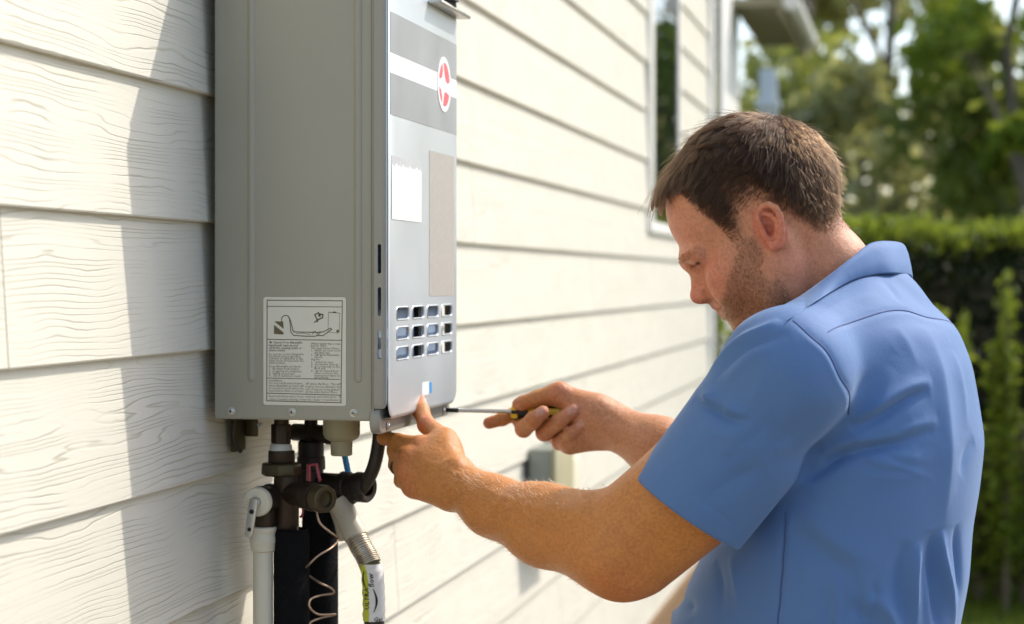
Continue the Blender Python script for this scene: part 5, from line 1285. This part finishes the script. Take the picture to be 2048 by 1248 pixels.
i = hr.choice(bidx, 8500); p0 = bv_[i] + hr.normal(size=(len(i), 3)) * .0008; dv = bn_[i] * .55 + (HR.T @ np.array([.12, 0, -.8])) + hr.normal(size=(len(i), 3)) * .3; dv /= np.linalg.norm(dv, axis=1)[:, None]
ln_s = hr.uniform(.0018, .0042, len(i)); strands('stubble', np.stack([p0, p0 + dv * (ln_s * .5)[:, None], p0 + dv * ln_s[:, None]], 1), .00017, .00009, M['stub'])
# eyebrows and lashes
bp = []
for s_ in (1, -1):
    a, b = np.array([.098, s_ * .013, .0170]), np.array([.084, s_ * .050, .0210]); t = np.clip(((HLc - a) @ (b - a)) / ((b - a) @ (b - a)), 0, 1); dd = np.linalg.norm(HLc - a - t[:, None] * (b - a), axis=1)
    c_ = np.flatnonzero((dd < .0095 - .003 * t) & (X_ > .07) & (np.abs(Z_ - .0190) < .0046)); 
    if not len(c_): continue
    i = hr.choice(c_, 420); dl_ = HR.T @ ((b - a) / np.linalg.norm(b - a)); p0 = bv_[i] - bn_[i] * .0003; dv = dl_ + bn_[i] * .35 + hr.normal(size=(len(i), 3)) * .22; dv /= np.linalg.norm(dv, axis=1)[:, None]; ln_s = hr.uniform(.005, .008, len(i))
    bp.append(np.stack([p0, p0 + dv * (ln_s * .5)[:, None], p0 + (dv - bn_[i] * .12) * ln_s[:, None]], 1))
    t = hr.uniform(0, 1, 90)[:, None]; p0 = towld(np.array([.0915, s_ * .0215, .0060]) * (1 - t) + np.array([.0828, s_ * .0455, .0056]) * t); dv = HR.T @ np.array([.8, s_ * .35, -.45]) + hr.normal(size=(90, 3)) * .15
    bp.append(np.stack([p0, p0 + dv * .004, p0 + (dv + UP * .2) * .0075], 1))
strands('eyebrow', np.concatenate(bp), .00013, .00006, M['stub'])
# forearm hair
fz = []
for (a, b, num, g_) in ((EL, WL, 2600, 1), (ER, WR, 500, 1)):
    ba = b - a; t = ((bv_ - a) @ ba) / (ba @ ba); dd = np.linalg.norm(bv_ - a - np.clip(t, 0, 1)[:, None] * ba, axis=1)
    c_ = np.flatnonzero((t > .02) & (t < .98) & (dd < .075)); i = hr.choice(c_, num); p0 = bv_[i]; dv = ba / np.linalg.norm(ba) * .75 + bn_[i] * .55 + UP * .12 + hr.normal(size=(num, 3)) * .28; dv /= np.linalg.norm(dv, axis=1)[:, None]
    L_ = hr.uniform(.004, .010, num)[:, None]; cv_ = dv - bn_[i] * .45
    fz.append(np.stack([p0, p0 + dv * L_ * .35, p0 + (dv + cv_) * .5 * L_ * .72, p0 + cv_ * L_ * .35 + dv * L_ * .62], 1))
strands('arm_hair', np.concatenate(fz), .00010, .00004, M['fuzz'])
# black ring on the ring finger
ra_, rb_ = kn['r'], P(792, 930, 2.540); rc_ = U(ra_, rb_, .72); rd_ = (rb_ - ra_) / np.linalg.norm(rb_ - ra_)
MB().lathe(rc_ - rd_ * .003, rc_ + rd_, [(0, .0108), (.0005, .0120), (.0055, .0120), (.006, .0108)], 28, caps=False).build('finger_ring', M['rubber'], person, smooth=True)

# ------------------------------------------------------------------ screwdriver
sc = empty('screwdriver', TIP, 'yellow and black handled screwdriver held against the cover\'s lower edge', 'screwdriver')
ax_ = (HND1 - TIP) / np.linalg.norm(HND1 - TIP); LH = np.linalg.norm(HND0 - TIP); h0 = TIP + ax_ * LH
M['yel'] = mat('yellow_plastic', (.78, .52, .02), .35, var=.05); M['blk'] = mat('black_grip', (.012, .012, .012), .5, var=.2)
MB().lathe(TIP, h0 + ax_, [(0, .0016), (.002, .0026), (.012, .0030), (LH + .004, .0030)], 16).build('shaft', M['steel'], sc, smooth=True)
MB().lathe(TIP - ax_ * .0005, h0 + ax_, [(0, .0014), (.003, .0031), (.022, .0034), (.024, .0031)], 16).build('tip', M['blk'], sc, smooth=True)
MB().lathe(h0, h0 + ax_, [(0, .0070), (.0015, .0112), (.009, .0118), (.0105, .0100), (.018, .0096), (.0258, .0108)], 24).build('handle_neck', M['blk'], sc, smooth=True)
MB().lathe(h0 + ax_ * .0256, h0 + ax_, [(0, .0108), (.004, .0114), (.034, .0128), (.064, .0126), (.074, .0110), (.081, .0060)], 24).build('handle', M['yel'], sc, smooth=True)
for k in range(6):
    b_ = MB(); a0_ = k * 60 + 12; v = []; prof = [(.0004, .0104), (.0016, .0120), (.0090, .0126), (.0104, .0108)]
    u_ = np.cross(ax_, UP); u_ /= np.linalg.norm(u_); w_ = np.cross(ax_, u_)
    for (t_, r_) in prof:
        for q_ in range(7): a = math.radians(a0_ + q_ * 6); v.append(h0 + ax_ * t_ + (u_ * math.cos(a) + w_ * math.sin(a)) * r_)
    b_.add(v, [(i * 7 + q_, i * 7 + q_ + 1, (i + 1) * 7 + q_ + 1, (i + 1) * 7 + q_) for i in range(3) for q_ in range(6)]); b_.build('collar_segment', M['yel'], sc, smooth=True)
    b_ = MB(); v = []; prof = [(.026, .0109), (.030, .0119), (.060, .0132), (.088, .0130), (.098, .0114)]
    for (t_, r_) in prof:
        for q_ in range(7): a = math.radians(a0_ + q_ * 3.4); v.append(h0 + ax_ * t_ + (u_ * math.cos(a) + w_ * math.sin(a)) * r_)
    b_.add(v, [(i * 7 + q_, i * 7 + q_ + 1, (i + 1) * 7 + q_ + 1, (i + 1) * 7 + q_) for i in range(4) for q_ in range(6)]); b_.build('grip_strip', M['blk'], sc, smooth=True)
